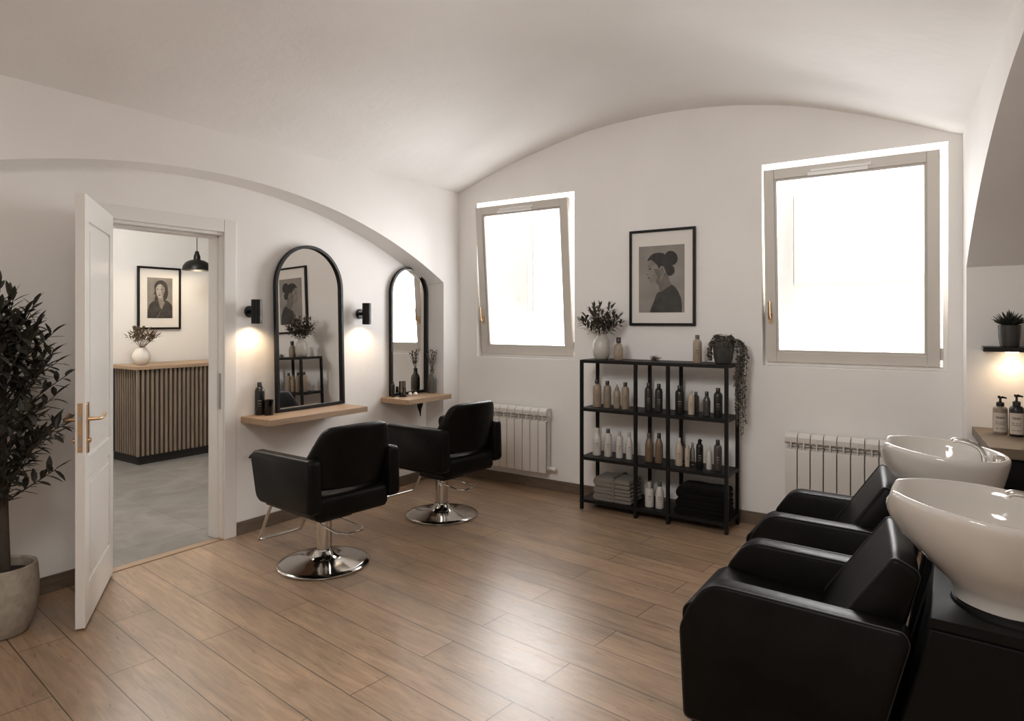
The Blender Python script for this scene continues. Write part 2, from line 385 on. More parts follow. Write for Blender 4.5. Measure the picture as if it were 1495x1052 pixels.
# vaulted ceiling
prof = [(-3.85,2.652),(-3.518,2.771),(-3.158,2.876),(-2.609,2.998),(-2.25,3.040),(-1.8,3.052),(-1.375,3.022),(-1.0,2.958),(-.70,2.874),(-.374,2.757),(.06,2.580)]
pp = catmull([(a, b, 0) for a, b in prof], 5); m = MB(); rows = []
for i in range(25):
    Y = YF - .05 + (YB + .1 - YF) * i / 24
    k = (xr(Y) + .12 - XM) / (.06 + .12 - XM)
    row = [Vector((XM - .1, Y, 2.615))] + [Vector((XM + (p.x - XM) * (xr(Y) - XM) / (.06 - XM), Y, p.y)) for p in pp]
    row.append(Vector((xr(Y) + .1, Y, 2.535))); rows.append(row)
m.loft(rows, False, False, closed=False)
o = m.build('ceiling', 'plaster_vault', smooth=60); structure(o, 'low white plastered barrel vault over the whole salon', 'ceiling')
m = MB(); m.box((-4.3,YF-.1,3.27),(1.8,5.0,3.35)); structure(m.build('ceiling_slab', 'plaster', smooth=0), 'slab above the vault', 'ceiling')

# baseboards
def board(name, a, b, label, th=.012, h=.088):
    a, b = Vector((*a,0)), Vector((*b,0)); d = (b-a).normalized(); n = Vector((-d.y, d.x, 0)) * th
    m = MB(); m.loft([[a, a+n, a+n+Vector((0,0,h)), a+Vector((0,0,h))], [b, b+n, b+n+Vector((0,0,h)), b+Vector((0,0,h))]])
    structure(m.build(name, 'base_wood', bevel=.002, seg=1, smooth=0), label, 'baseboard')
board('baseboard_left', (XR,4.515), (XR,2.596), 'brown baseboard under the two mirrors')
board('baseboard_left_near', (XR,1.712), (XR,.2), 'brown baseboard behind the potted tree')
board('baseboard_niche', (XM-.004,4.588), (XR+.012,4.519), 'short brown baseboard on the return of the arched bay')
board('baseboard_pier', (XM,YB), (XM,4.592), 'short brown baseboard on the pier beside the corner')
board('baseboard_back', (xr(YB)-.002,YB), (XM+.012,YB), 'brown baseboard along the window wall')

# ------------------------------------------------------------------ door, casing
m = MB()
m.box((XR,DY1,0),(XR+.016,DY1+.087,DZ+.082)); m.box((XR,DY0-.087,0),(XR+.016,DY0,DZ+.082)); m.box((XR,DY0,DZ),(XR+.014,DY1,DZ+.082))
t = thing('trim_1', 'white casing around the open door to the reception', 'door frame', (0,0,0), kind='structure')
m.build('casing', 'white_gloss', t, bevel=.003, seg=2, smooth=0)
m = MB(); m.box((XW,DY1-.002,0),(XR,DY1+.02,DZ)); m.box((XW,DY0-.02,0),(XR,DY0+.002,DZ)); m.box((XW,DY0,DZ-.02),(XR,DY1,DZ+.02))
m.box((XW,DY1-.014,0),(XR-.05,DY1,DZ-.02)); m.box((XW,DY0,DZ-.034),(XR-.05,DY1,DZ-.02)); m.box((XW,DY0,0),(XR-.05,DY0+.014,DZ-.02))
m.build('lining', 'white_gloss', t, bevel=.002, seg=2, smooth=0)
m = MB(); m.box((XR-.045,DY1-.0035,.86),(XR-.02,DY1-.002,1.10)); m.build('strike_plate', 'steel', t)
m = MB(); m.box((XR-.06,DY0,-.002),(XR+.004,DY1,.006)); structure(m.build('trim_2', 'oak', bevel=.002, seg=2), 'pale threshold strip between wood planks and grey tiles', 'threshold')

dr = thing('door_1', 'open white panelled door with brass handles', 'door', (-3.975,1.812,0), math.atan2(-.547,.837), kind='structure')
LW, LZ0, LZ1, TH = .742, .014, 2.047, .040
m = MB()
m.box((.02,-TH+.010,LZ0+.02),(LW-.02,-.010,LZ1-.02))
for x0, x1 in ((0,.095),(LW-.085,LW)): m.box((x0,-TH,LZ0),(x1,0,LZ1))
for z0, z1 in ((LZ0,.20),(.705,.80),(1.925,LZ1)): m.box((.095,-TH,z0),(LW-.085,0,z1))
for z0, z1 in ((.20,.705),(.80,1.925)):
    for y0, y1 in ((-.010,-.004),(-TH+.004,-TH+.010)):
        m.box((.107,y0,z0+.012),(LW-.097,y1,z1-.012)); m.box((.135,y0 if y0 < -.02 else y1,z0+.04),(LW-.125,(y0-.003) if y0 < -.02 else y1+.003,z1-.04))
m.build('leaf', 'white_gloss', dr, bevel=.003, seg=2, smooth=0)
for sgn, y in ((1,0),(-1,-TH)):
    m = MB(); m.prism(fillet([(LW-.062,.825),(LW-.028,.825),(LW-.028,1.065),(LW-.062,1.065)], .012, 4), 'y', y, y+sgn*.006)
    pl = m.build('handle', 'brass', dr)
    m = MB(); m.tube([(LW-.045,y,.985),(LW-.045,y+sgn*.03,.985),(LW-.045,y+sgn*.045,.985),(LW-.058,y+sgn*.053,.985),(LW-.09,y+sgn*.054,.984),(LW-.13,y+sgn*.054,.988),(LW-.155,y+sgn*.052,.994)], .008, 10, radii=[.010,.009,.008,.008,.008,.0085,.0095])
    m.build('lever', 'brass', pl)
    m = MB(); m.lathe([(.011,0),(.011,.012),(.008,.013)], n=14, M=Matrix.Translation((LW-.045,y+sgn*.004,.885)) @ Matrix.Rotation(-sgn*PI/2,4,'X')); m.build('lock_cylinder', 'brass', pl)
m = MB(); m.box((LW,-TH/2-.010,.835),(LW+.0015,-TH/2+.010,1.065)); lp = m.build('latch_plate', 'brass', dr)
m = MB(); m.box((LW,-TH/2-.006,.98),(LW+.008,-TH/2+.006,1.01)); m.box((LW+.001,-TH/2-.006,.86),(LW+.003,-TH/2+.006,.91)); m.build('bolt', 'steel', lp)

# ------------------------------------------------------------------ windows
def ring4(m, x0, x1, z0, z1, w, y0, y1, mi=0):
    m.box((x0,y0,z0),(x0+w,y1,z1),mi); m.box((x1-w,y0,z0),(x1,y1,z1),mi)
    m.box((x0+w,y0,z0),(x1-w,y1,z0+w),mi); m.box((x0+w,y0,z1-w),(x1-w,y1,z1),mi)
def window(name, w, label, tilt):
    x0, x1, z0, z1 = w; yf = YB + .085
    t = thing(name, label, 'window', ((x0+x1)/2, yf, z0), kind='structure')
    hw, hh = (x1-x0)/2, z1-z0
    m = MB(); ring4(m, -hw, hw, 0, hh, .030, 0, .05); m.build('frame', 'white_plastic', t, bevel=.003, seg=2, smooth=0)
    # sash, hinged along its bottom edge
    sw0, sw1, s0, s1, w_ = -hw+.020, hw-.042, .032, hh-.046, .082
    rot = Matrix.Translation((0,-.004,s0)) @ Matrix.Rotation(tilt,4,'X')
    H_ = s1 - s0
    m = MB(); ring4(m, sw0, sw1, 0, H_, w_-.012, -.03, .028); ring4(m, sw0+w_-.014, sw1-w_+.014, w_-.014, H_-w_+.014, .016, -.018, .028)
    sash = m.xf(rot).build('sash', 'frame_white', t, bevel=.004, seg=2, smooth=0)
    m = MB(); m.box((sw0+w_-.002,.004,w_-.002),(sw1-w_+.002,.010,H_-w_+.002)); m.xf(rot).build('pane', 'pane', sash, smooth=0)
    m = MB(); vc = (sw0+sw1)/2 - .04; m.box((vc-.19,-.045,H_-w_+.012),(vc+.17,-.03,H_-w_+.034)); m.box((vc-.17,-.040,H_-w_+.036),(vc+.19,-.03,H_-w_+.052))
    m.xf(rot).build('vent', 'white_plastic', sash, bevel=.002, seg=2, smooth=0)
    m = MB(); hx, hz = sw0+.035, .31
    m.box((hx-.012,-.036,hz-.035),(hx+.012,-.03,hz+.035)); m.tube([(hx,-.03,hz),(hx,-.065,hz),(hx-.002,-.070,hz+.02),(hx-.003,-.070,hz+.12)], .008, 8)
    m.xf(rot).build('handle', 'brass', sash)
    for z in (.04, H_-.09):
        m = MB(); m.lathe([(.009,0),(.009,.075)], (hw-.035,-.012,s0+z), 10); m.build('hinge', 'hinge_grey', t)
    if tilt:
        m = MB(); m.tube([(hw-.03,.01,hh-.05),(sw1-.01,-math.sin(tilt)*H_*.97+.005,s0+H_*.97*math.cos(tilt)-.02)], .006, 6); m.build('stay', 'hinge_grey', t)
    SASH.append((t.location + rot @ Vector(((sw0+sw1)/2, -.033, H_/2)), tilt, sw1-sw0-2*w_, H_-2*w_))
    return t
SASH = []
window('window_1', W1, 'smaller left window with its sash tilted open at the top', R(4.6))
window('window_2', W2, 'larger right window with tilted sash above the second radiator', R(4.2))

# window wells with a second, outer window
def well(n, w, ox0, ox1, oz0, oz1, yo, label, label_w):
    x0, x1, z0, z1 = w; y0 = YB + .135
    e = .02
    I = [Vector((x0-e,y0,z0-.9)), Vector((x1+e,y0,z0-.9)), Vector((x1+e,y0,z1+e)), Vector((x0-e,y0,z1+e))]
    O = [Vector((ox0,yo,z0-.9)), Vector((ox1,yo,z0-.9)), Vector((ox1,yo,oz1)), Vector((ox0,yo,oz1))]
    m = MB(); m.quad(I[1],I[2],O[2],O[1]); m.quad(I[3],I[0],O[0],O[3])
    m.quad(O[0],O[1],(ox1,yo,oz0),(ox0,yo,oz0))
    structure(m.build('wall_well_%d' % n, 'plaster_out', smooth=0), label, 'wall')
    t = thing('window_%d' % (n+2), label_w, 'window', ((ox0+ox1)/2, yo, oz0), kind='structure')
    hw, hh = (ox1-ox0)/2, oz1-oz0
    m = MB(); ring4(m, -hw, hw, 0, hh, .05, -.03, .03); m.build('frame', 'white_plastic', t, bevel=.003, seg=2, smooth=0)
    m = MB(); m.box((-hw+.05,0,.05),(hw-.05,.004,hh-.05)); m.build('pane', 'pane', t, smooth=0)
well(1, W1, -3.50, -2.50, 1.50, 2.75, 5.50, 'white reveal of the well outside the tilted window', 'outer window seen through the tilted window')
well(2, W2, -1.02, .12, 1.735, 2.80, 5.50, 'white reveal of the well outside the larger window', 'outer window seen through the larger window')

# ------------------------------------------------------------------ radiators
def radiator(name, x0, n, z0, z1, label, valve_right):
    P = .080; t = thing(name, label, 'radiator', (x0, YB, 0))
    yf, yb = -.125, -.035
    for i in range(n):
        a = i * P; m = MB()
        m.prism(fillet([(yf+.045,z0+.005),(yb,z0+.005),(yb,z1-.02),(yf+.045,z1-.02)], .004, 2), 'x', a+.012, a+P-.012)      # body of the section
        m.prism(fillet([(yf-.002,z0),(yf+.010,z0),(yf+.010,z1-.112),(yf+.040,z1-.100),(yf+.040,z1-.112),(yf+.046,z1-.112),(yf+.046,z1-.092),(yf-.002,z1-.108)], .002, 2), 'x', a+.0035, a+P-.0035)   # front plate
        m.box((a+P/2-.004,yf-.001,z1-.112),(a+P/2+.004,yf+.05,z1-.03))                         # rib in the grille
        m.box((a+.006,yf+.020,z1-.084),(a+P-.006,yf+.026,z1-.078))                             # cross bar
        m.prism(fillet([(yf,z1-.062),(yf+.012,z1-.056),(yb,z1-.056),(yb,z1),(yf+.02,z1),(yf,z1-.022)], [.004,.004,.006,.012,.018,.014], 4), 'x', a+.0025, a+P-.0025)  # cap
        m.build('section', 'rad_white', t, bevel=.003, seg=2)
    for z in (z0+.035, z1-.06):
        m = MB(); Mx = Matrix.Translation((0,-.075,z)) @ Matrix.Rotation(PI/2,4,'Y'); m.lathe([(.019,-.006),(.019,n*P+.012)], n=14, M=Mx); m.build('header_pipe', 'rad_white', t)
    if valve_right:
        m = MB(); m.lathe([(.014,0),(.014,.02),(.02,.022),(.02,.05),(.015,.056)], n=14, M=Matrix.Translation((n*P+.008,-.075,z0+.035)) @ Matrix.Rotation(PI/2,4,'Y')); m.build('valve', 'white_plastic', t)
    for x in (P*1.5, P*(n-1.5)):
        m = MB(); m.box((x-.012,-.04,z1-.12),(x+.012,-.002,z1-.08)); m.build('wall_mount', 'rad_white', t)
    return t
radiator('radiator', -3.70, 11, .165, .705, 'white ribbed radiator under the tilted left window', True)
radiator('radiator', -.935, 9, .165, .690, 'white ribbed radiator under the larger right window behind the basins', False)

# ------------------------------------------------------------------ pictures
def picture(label, cat, org, ux, w, h, fr, mw, shapes, bg, group):
    """org: lower-left corner on the wall seen from the room, ux: direction to the right along the wall (angle about z)"""
    t = thing('framed_picture', label, cat, org, ux, group)
    m = MB(); ring4(m, 0, w, 0, h, fr, -.028, 0); m.build('frame', 'black_satin', t, bevel=.002, seg=2, smooth=0)
    m = MB(); m.box((fr*.8,-.016,fr*.8),(w-fr*.8,-.004,h-fr*.8)); m.build('mat_board', 'paper', t, smooth=0)
    x0, x1, z0, z1 = mw
    m = MB(); m.box((x0,-.018,z0),(x1,-.016,z1)); names = [bg]
    for k, (mn, pts) in enumerate(shapes):
        if mn not in names: names.append(mn)
        y = -.0183 - .0003*k
        P = [Vector((x0 + (x1-x0)*a, y, z0 + (z1-z0)*b)) for a, b in pts]
        m.add(P, [tuple(range(len(P)))], names.index(mn))
    m.build('print', names, t, smooth=0)
    return t
def norm(pts, x0, x1, yb, yt0, yt1):
    o = []
    for x, y in pts:
        a = (x-x0)/(x1-x0); yt = yt0 + (yt1-yt0)*a; o.append((min(max(a,0.),1.), min(max((yb-y)/(yb-yt),0.),1.)))
    return o
def ell(cx, cy, rx, ry, rot=0, n=18):
    return [(cx + rx*math.cos(2*PI*i/n)*math.cos(R(rot)) - ry*math.sin(2*PI*i/n)*math.sin(R(rot)), cy + rx*math.cos(2*PI*i/n)*math.sin(R(rot)) + ry*math.sin(2*PI*i/n)*math.cos(R(rot))) for i in range(n)]
def smooth2(pts, n=3):
    P = [Vector((*p,0)) for p in pts]; N = len(P); out = []
    for i in range(N):
        a, b, c, d = P[i-1], P[i], P[(i+1)%N], P[(i+2)%N]
        for k in range(n):
            t = k/n; q = .5*((2*b)+(c-a)*t+(2*a-5*b+4*c-d)*t*t+(3*b-a-3*c+d)*t**3); out.append((q.x,q.y))
    return out
nb = lambda pts: norm(pts, 215, 622, 838, 215, 190)
prof_shapes = [
    ('print_neck', nb(smooth2([(372,545),(398,585),(408,650),(455,650),(520,600),(505,560),(487,520),(478,470),(430,470)]))),
    ('print_dress', nb([(315,838),(328,795),(358,722),(372,672),(390,645),(410,640),(416,650),(450,622),(500,585),(520,578),(545,600),(572,645),(592,700),(600,760),(600,838)])),
    ('print_line', nb([(410,640),(416,650),(450,622),(500,585),(520,576),(512,570),(470,600),(430,628)])),
    ('print_skin', nb(smooth2([(302,335),(298,365),(302,392),(303,412),(294,440),(281,468),(284,482),(299,488),(297,503),(308,514),(307,526),(315,546),(335,557),(362,553),(395,540),(430,505),(448,460),(445,400),(415,350),(350,318)]))),
    ('print_neck', nb(smooth2([(352,430),(375,420),(410,440),(425,470),(420,505),(395,538),(370,548),(388,500),(372,470)]))),
    ('print_hair', nb(smooth2([(296,350),(308,318),(340,286),(385,272),(425,274),(452,288),(462,330),(490,380),(525,400),(538,440),(530,470),(505,490),(482,488),(460,455),(448,415),(430,396),(410,405),(398,425),(384,392),(352,358),(325,340)]))),
    ('print_hair', nb(ell(507,322,57,69,-12))),
    ('print_skin', nb(smooth2([(408,415),(420,400),(436,405),(440,430),(432,455),(418,468),(408,450)]))),
    ('print_neck', nb(ell(424,432,8,18))),
    ('print_dress', nb([(295,408),(300,400),(318,394),(330,400),(316,402)])),
    ('print_dress', nb(ell(319,424,13,8,-8))),
    ('print_dress', nb([(296,504),(308,506),(322,512),(310,517),(300,514)])),
    ('print_neck', nb([(284,478),(292,474),(302,482),(299,488)])),
]
picture('black framed profile portrait of a woman with hair bun above the bottle rack', 'picture', (-2.112, YB, 1.412), 0, .530, .745, .020, (.078,.445,.102,.618), prof_shapes, 'print_grey', None)
nf = lambda pts: norm(pts, 155, 419, 575, 160, 178)
front_shapes = [
    ('print_hair', nf(smooth2([(230,300),(226,250),(250,208),(290,193),(330,204),(360,240),(372,305),(366,355),(350,385),(300,400),(240,410),(228,380),(240,345),(222,330)]))),
    ('print_dress', nf([(155,575),(158,500),(175,440),(205,408),(250,390),(280,380),(340,388),(380,412),(410,440),(419,470),(419,575)])),
    ('print_skin', nf([(262,360),(320,360),(322,400),(335,415),(305,490),(290,470),(268,410)])),
    ('print_light', nf(smooth2([(243,275),(250,240),(285,228),(320,240),(335,280),(328,330),(305,365),(280,375),(258,355),(247,320)]))),
    ('print_skin', nf(smooth2([(300,240),(322,245),(335,282),(328,330),(308,362),(300,320)]))),
    ('print_hair', nf(smooth2([(243,270),(246,232),(285,212),(325,232),(340,285),(328,262),(300,235),(270,236),(254,252)]))),
    ('print_dress', nf(ell(258,283,10,4.5))), ('print_dress', nf(ell(302,285,11,4.5))),
    ('print_dress', nf([(262,342),(280,338),(298,342),(280,349)])), ('print_neck', nf([(272,318),(282,322),(290,318),(284,326),(276,326)])),
    ('print_line', nf([(330,420),(340,416),(262,575),(240,575),(300,490)])),
]
p0, p1 = at_x(199.5,480.8,-7.38), at_x(262.5,392,-7.38)
picture('black framed portrait of a woman on the wall behind the reception counter', 'picture', (-7.38, p0.y, p0.z), PI/2, p1.y-p0.y, p1.z-p0.z, .022, (.105,(p1.y-p0.y)-.095,.125,(p1.z-p0.z)-.12), front_shapes, 'print_back', None)

# ------------------------------------------------------------------ mirrors, sconces, wall shelves
def mirror(y0, y1, z0, z1, label, turn=0, lean=0):
    t = thing('arched_mirror', label, 'mirror', (XR, (y0+y1)/2, z0), PI/2, 'arched mirrors')   # local x = +Y, local -y = into the room
    hw, hh = (y1-y0)/2, z1-z0
    def outline(i, n=28):
        r = hw - i; return [(-r, i)] + [(r, i)] + arc(0, hh-hw, r, 0, 180, n)
    o_, i_ = outline(0), outline(.022)
    m = MB()
    def lp(pts, y): return [Vector((a,y,b)) for a, b in pts]
    m.loft([lp(i_,-.004), lp(o_,-.004), lp(o_,-.034), lp(i_,-.034), lp(i_,-.004)], False, False)
    m.build('frame', 'black_satin', t, bevel=.0015, seg=2, smooth=35)
    m = MB(); g = outline(.018); m.loft([lp(g,-.008), lp(g,-.014)]); m.build('glass', 'mirror', t, smooth=0)
    t.rotation_euler = (lean, 0, PI/2 + turn); t.location.x += abs(math.sin(lean))*hh + abs(math.sin(turn))*hw + .001
mirror(2.868, 3.497, .802, 2.010, 'tall black framed arched mirror nearer the door', R(1.5), R(-1.4))
mirror(4.036, 4.512, .802, 1.925, 'black framed arched mirror in the corner of the bay, beside the window wall')

def wall_shelf(y0, y1, label):
    t = thing('wall_shelf', label, 'shelf', (XR, (y0+y1)/2, .80), 0, 'floating oak shelves')
    hw = (y1-y0)/2; m = MB(); m.box((.001,-hw,-.041),(.322,hw,0)); m.build('board', 'oak_top', t, bevel=.002, seg=2, smooth=0)
    for y in (-hw*.6, hw*.6): m = MB(); m.box((.001,y-.015,-.047),(.2,y+.015,-.041)); m.build('bracket', 'black_metal', t, smooth=0)
wall_shelf(2.635, 3.492, 'floating oak shelf below the taller mirror')
wall_shelf(3.944, 4.495, 'floating oak shelf below the corner mirror')

def sconce(u0, u1, v0, v1, label):
    c = at_x((u0+u1)/2, (v0+v1)/2, XR+.085); z1 = at_x((u0+u1)/2, v0, XR+.085).z; z0 = at_x((u0+u1)/2, v1, XR+.085).z
    t = thing('wall_sconce', label, 'wall light', (XR, c.y, c.z), 0, 'black wall sconces')
    m = MB(); m.lathe([(.038,0),(.040,.003),(.040,.016),(.036,.02)], n=24, M=Matrix.Rotation(PI/2,4,'Y')); m.build('wall_plate', 'black_satin', t)
    m = MB(); m.lathe([(.012,.015),(.012,.06)], n=12, M=Matrix.Rotation(PI/2,4,'Y')); m.build('arm', 'black_satin', t)
    r = .035; hz0, hz1 = z0-c.z, z1-c.z
    m = MB(); m.lathe([(r-.003,hz0+.02),(r-.003,hz0),(r,hz0),(r,hz1-.002),(r-.002,hz1),(0.002,hz1)], (.085,0,0), 28, cap0=False); m.build('lamp_shade', 'black_satin', t)
    m = MB(); m.lathe([(r-.003,hz0+.018),(r-.003,hz0+.020)], (.085,0,0), 24); m.build('diffuser', 'lamp_emit', t)
    l = bpy.data.lights.new('sconce_light', 'SPOT'); l.energy = 1.1; l.color = (1,.70,.42); l.spot_size = R(150); l.spot_blend = .9; l.shadow_soft_size = .025
    lo = bpy.data.objects.new('sconce_light', l); col.objects.link(lo); lo.parent = t; lo.location = (.085,0,hz0-.004)
sconce(366.2,383,437,472.3,'black cylinder sconce between the door and the taller mirror')
sconce(528.9,541.6,442.3,473.5,'black cylinder sconce between the two arched mirrors')

# ------------------------------------------------------------------ bottles
def bprof(style, r, h):
    if style == 'dispenser':
        return [(r*.93,0),(r,.006),(r,h*.64),(r*.93,h*.685),(r*.70,h*.715),(r*.46,h*.725),(r*.46,h*.75)]
    if style == 'round':   # body with round shoulder and a neck
        return [(r*.93,0),(r,.006),(r,h*.70),(r*.95,h*.76),(r*.80,h*.815),(r*.50,h*.85),(r*.42,h*.86),(r*.42,h*.88)]
    if style == 'slope':
        return [(r*.93,0),(r,.006),(r,h*.55),(r*.93,h*.64),(r*.70,h*.75),(r*.48,h*.82),(r*.42,h*.84),(r*.42,h*.86)]
    if style == 'nozzle':
        return [(r*.93,0),(r,.006),(r,h*.56),(r*.95,h*.66),(r*.70,h*.74),(r*.5,h*.76),(r*.5,h*.78)]
    if style == 'square':
        return [(r*.95,0),(r,.006),(r,h*.66),(r*.9,h*.71),(r*.5,h*.74),(r*.4,h*.75),(r*.4,h*.78)]
    if style == 'jug':
        return [(r*.85,0),(r*.95,.005),(r,h*.25),(r*.97,h*.50),(r*.88,h*.60),(r*.60,h*.70),(r*.36,h*.74),(r*.34,h*.78)]
    return [(r*.93,0),(r,.006),(r,h*.84),(r*.9,h*.88),(r*.6,h*.885),(r*.6,h*.89)]     # tube
def bottle(label, cat, p, r, h, style='round', body='b_tan', cap='b_greycap', top='cap', ink=None, paper=None, group=None, name='bottle', face=None, sx=1, sy=1):
    t = thing(name, label, cat, p, face if face is not None else math.atan2(-p[1], -p[0]) , group)   # local +x looks towards the room
    m = MB(); pr = bprof(style, r, h); m.lathe(pr, n=22, sx=sx, sy=sy); m.build('body', body, t)
    zn, rn = pr[-1][1], pr[-1][0]
    if top == 'cap':
        m = MB(); rc = max(rn*1.18, r*.5); m.lathe([(rc,zn-h*.025),(rc,h-.003),(rc-.002,h)], n=18); m.build('cap', cap, t)
    elif top == 'nozzle':
        m = MB(); m.lathe([(r*.62,zn-h*.02),(r*.60,zn+h*.05),(r*.30,zn+h*.11),(r*.14,h*.985),(r*.06,h)], n=16); m.build('cap', cap, t)
    elif top in ('pump', 'pump2'):
        rc = max(rn*1.2, r*.52); zc = zn + h*.075
        m = MB(); m.lathe([(rc,zn-h*.02),(rc,zc),(rc*.55,zc+.002),(rc*.55,zc+h*.02)], n=18); cp = m.build('collar', cap, t)
        m = MB(); m.lathe([(rc*.32,zc),(rc*.32,h-.012)], n=10); m.lathe([(rc*.62,h-.014),(rc*.66,h-.002),(rc*.5,h)], n=14)
        L_ = r*(1.05 if top == 'pump' else .8)
        m.loft([[(0,.006,h-.011),(0,-.006,h-.011),(0,-.006,h-.001),(0,.006,h-.001)], [(L_*.45,.8*L_,h-.015) , (L_*.45-.008,.8*L_-.004,h-.015), (L_*.45-.008,.8*L_-.004,h-.006), (L_*.45,.8*L_,h-.006)]])
        m.build('pump', cap, t)
    def patch(m, z0, z1, a0, a1, off):
        n = 8; A = [R(a0+(a1-a0)*i/n) for i in range(n+1)]; rr = r + off
        m.loft([[(rr*sx*math.cos(a), rr*sy*math.sin(a), z0) for a in A], [(rr*sx*math.cos(a), rr*sy*math.sin(a), z1) for a in A]], False, False, closed=False)
    if paper:
        m = MB(); patch(m, h*.06, h*.56, -62, 62, .0006); m.build('label_sticker', 'label_paper', t)
    elif ink:
        m = MB(); patch(m, h*.22, h*.52, -34, 34, .0006)
        m.build('lettering', ink, t)
    return t

RY = 4.585      # middle of the rack
def rb(u0, u1, v0, v1, zs, Y, label, cat='bottle', **k):
    a, b = at_y(u0, (v0+v1)/2, Y), at_y(u1, (v0+v1)/2, Y); c = at_y((u0+u1)/2, v1, Y)
    rad = (b.x-a.x)/2*.86
    d0 = at_y((u0+u1)/2, v0, Y).z; hgt = d0 - at_y((u0+u1)/2, v1, Y).z
    return bottle(label, cat, (c.x, Y, zs), rad, hgt, **k)
ZA, ZB_, ZC, ZD = 1.150, .781, .406, .080
G1, G2, G3, G4 = 'bottles on the upper rack shelf', 'bottles on the middle rack shelf', 'white bottles on the bottom rack shelf', 'bottles on the rack top'
rb(895.5,910.8,492.3,525.3,ZA,RY,'amber bottle with a dark cap standing beside the leafy vase',style='jug',body='b_tan',cap='b_dark',group=G4,paper=None,ink='ink_pale')
rb(1010.7,1025.5,488,528.7,ZA,RY,'tan bottle with a dull cap standing left of the trailing plant',style='round',body='b_tan',cap='b_greycap',group=G4,ink='ink')
row1 = [
 (865,878.3,554.5,594,'first tan bottle from the left on the upper rack shelf','round','b_tan','b_dark','cap','ink'),
 (880.7,892.8,555.8,594.6,'second tan bottle from the left on the upper rack shelf, grey faced','round','b_tan_dark','b_black','cap','ink_pale'),
 (895.5,906.3,560,595,'tan bottle with a pointed nozzle on the upper rack shelf','nozzle','b_tan','b_tan_dark','nozzle','ink'),
 (906.8,919,557.6,596.4,'tan dark-capped bottle right of the nozzle bottle','round','b_tan','b_dark','cap','ink'),
 (940.6,953,558.5,599.7,'left charcoal bottle of the pair in the upper middle bay','round','b_char','b_dark','cap','ink_pale'),
 (955.6,968,559.4,600,'right charcoal bottle of the pair in the upper middle bay','round','b_char','b_black','cap','ink_pale'),
 (984.9,999.8,562.4,603,'wide charcoal bottle at left of the upper right bay','round','b_dark','b_black','cap','ink_pale'),
 (1003.8,1014.6,568.7,603.6,'cream bottle among dark ones on the upper rack shelf','round','b_cream','b_cream','cap','ink'),
 (1025.8,1038,571.4,606.6,'smoke grey bottle with sloping shoulders on the upper rack shelf','slope','b_smoke','b_black','cap',None),
 (1041,1055.8,565.7,607.5,'black bottle at the right end of the upper rack shelf','round','b_dark','b_black','cap','ink_pale')]
for u0,u1,v0,v1,l,s,b,c,tp,ik in row1: rb(u0,u1,v0,v1,ZB_,RY-.01,l,style=s,body=b,cap=c,top=tp,ink=ik,group=G1)
rb(1010.8,1021.5,570.5,602,ZB_,RY+.06,'dull grey bottle tucked behind the cream one',style='round',body='b_smoke',cap='b_greycap',group=G1)
row2 = [
 (865,878.3,622.9,662.2,'white bottle with white pointed neck at left end of middle shelf','slope','b_white','b_white','cap','ink'),
 (881.6,893.9,624.8,664.7,'white bottle with a grey cap, second on the middle rack shelf','round','b_white','b_greycap','cap','ink'),
 (898.7,910,628.6,666.6,'white bottle with a silver cap, third on the middle rack shelf','round','b_white','b_frost','cap','ink'),
 (913.5,924,630.3,668.9,'slim white bottle fourth on the middle rack shelf','slope','b_white','b_frost','cap','ink'),
 (941,954,630.9,672.3,'left brown bottle of the pair in the middle bay','slope','b_brown','b_greycap','cap','ink'),
 (955.7,968.6,630.9,674,'right brown bottle of the pair in the middle bay','slope','b_brown','b_dark','cap','ink'),
 (985,997.5,637.5,677.8,'cream bottle with a pale cap on the middle rack shelf','slope','b_cream','b_white','cap','ink'),
 (999.4,1007.6,648.5,678.8,'small slim cream bottle on the middle rack shelf','tube','b_cream','b_cream','cap','ink'),
 (1015.5,1027.5,640.4,682.6,'black pump bottle on the middle rack shelf','round','b_black','b_black','pump2','ink_pale'),
 (1030.4,1040.3,648.5,681,'slim white bottle between two dark ones on the middle shelf','slope','b_white','b_white','cap',None),
 (1041.2,1055,640.7,685,'dark smoke bottle at the right end of the middle rack shelf','round','b_smoke','b_dark','cap','ink_pale')]
for u0,u1,v0,v1,l,s,b,c,tp,ik in row2: rb(u0,u1,v0,v1,ZC,RY-.01,l,style=s,body=b,cap=c,top=tp,ink=ik,group=G2)
rb(1007.2,1015,639.8,672,ZC,RY+.06,'clear glass bottle behind the small slim cream one',style='slope',body='clear_glass',cap='clear_glass',group=G2)
rb(993,1002,638,670,ZC,RY+.075,'clear glass bottle behind the cream bottle on the middle shelf',style='round',body='clear_glass',cap='clear_glass',group=G2)
rb(941,955.3,700,736,ZD,RY-.03,'left white square-shouldered bottle on the bottom shelf',style='square',body='b_white',cap='b_frost',ink='ink',group=G3)
rb(956.4,970,700,738,ZD,RY-.03,'right white bottle with a grey top on the bottom shelf',style='slope',body='b_white',cap='b_greycap',ink='ink',group=G3)
rb(945,954,698,730,ZD,RY+.07,'grey bottle standing behind the white pair on the bottom shelf',style='round',body='b_frost',cap='b_greycap',group=G3)

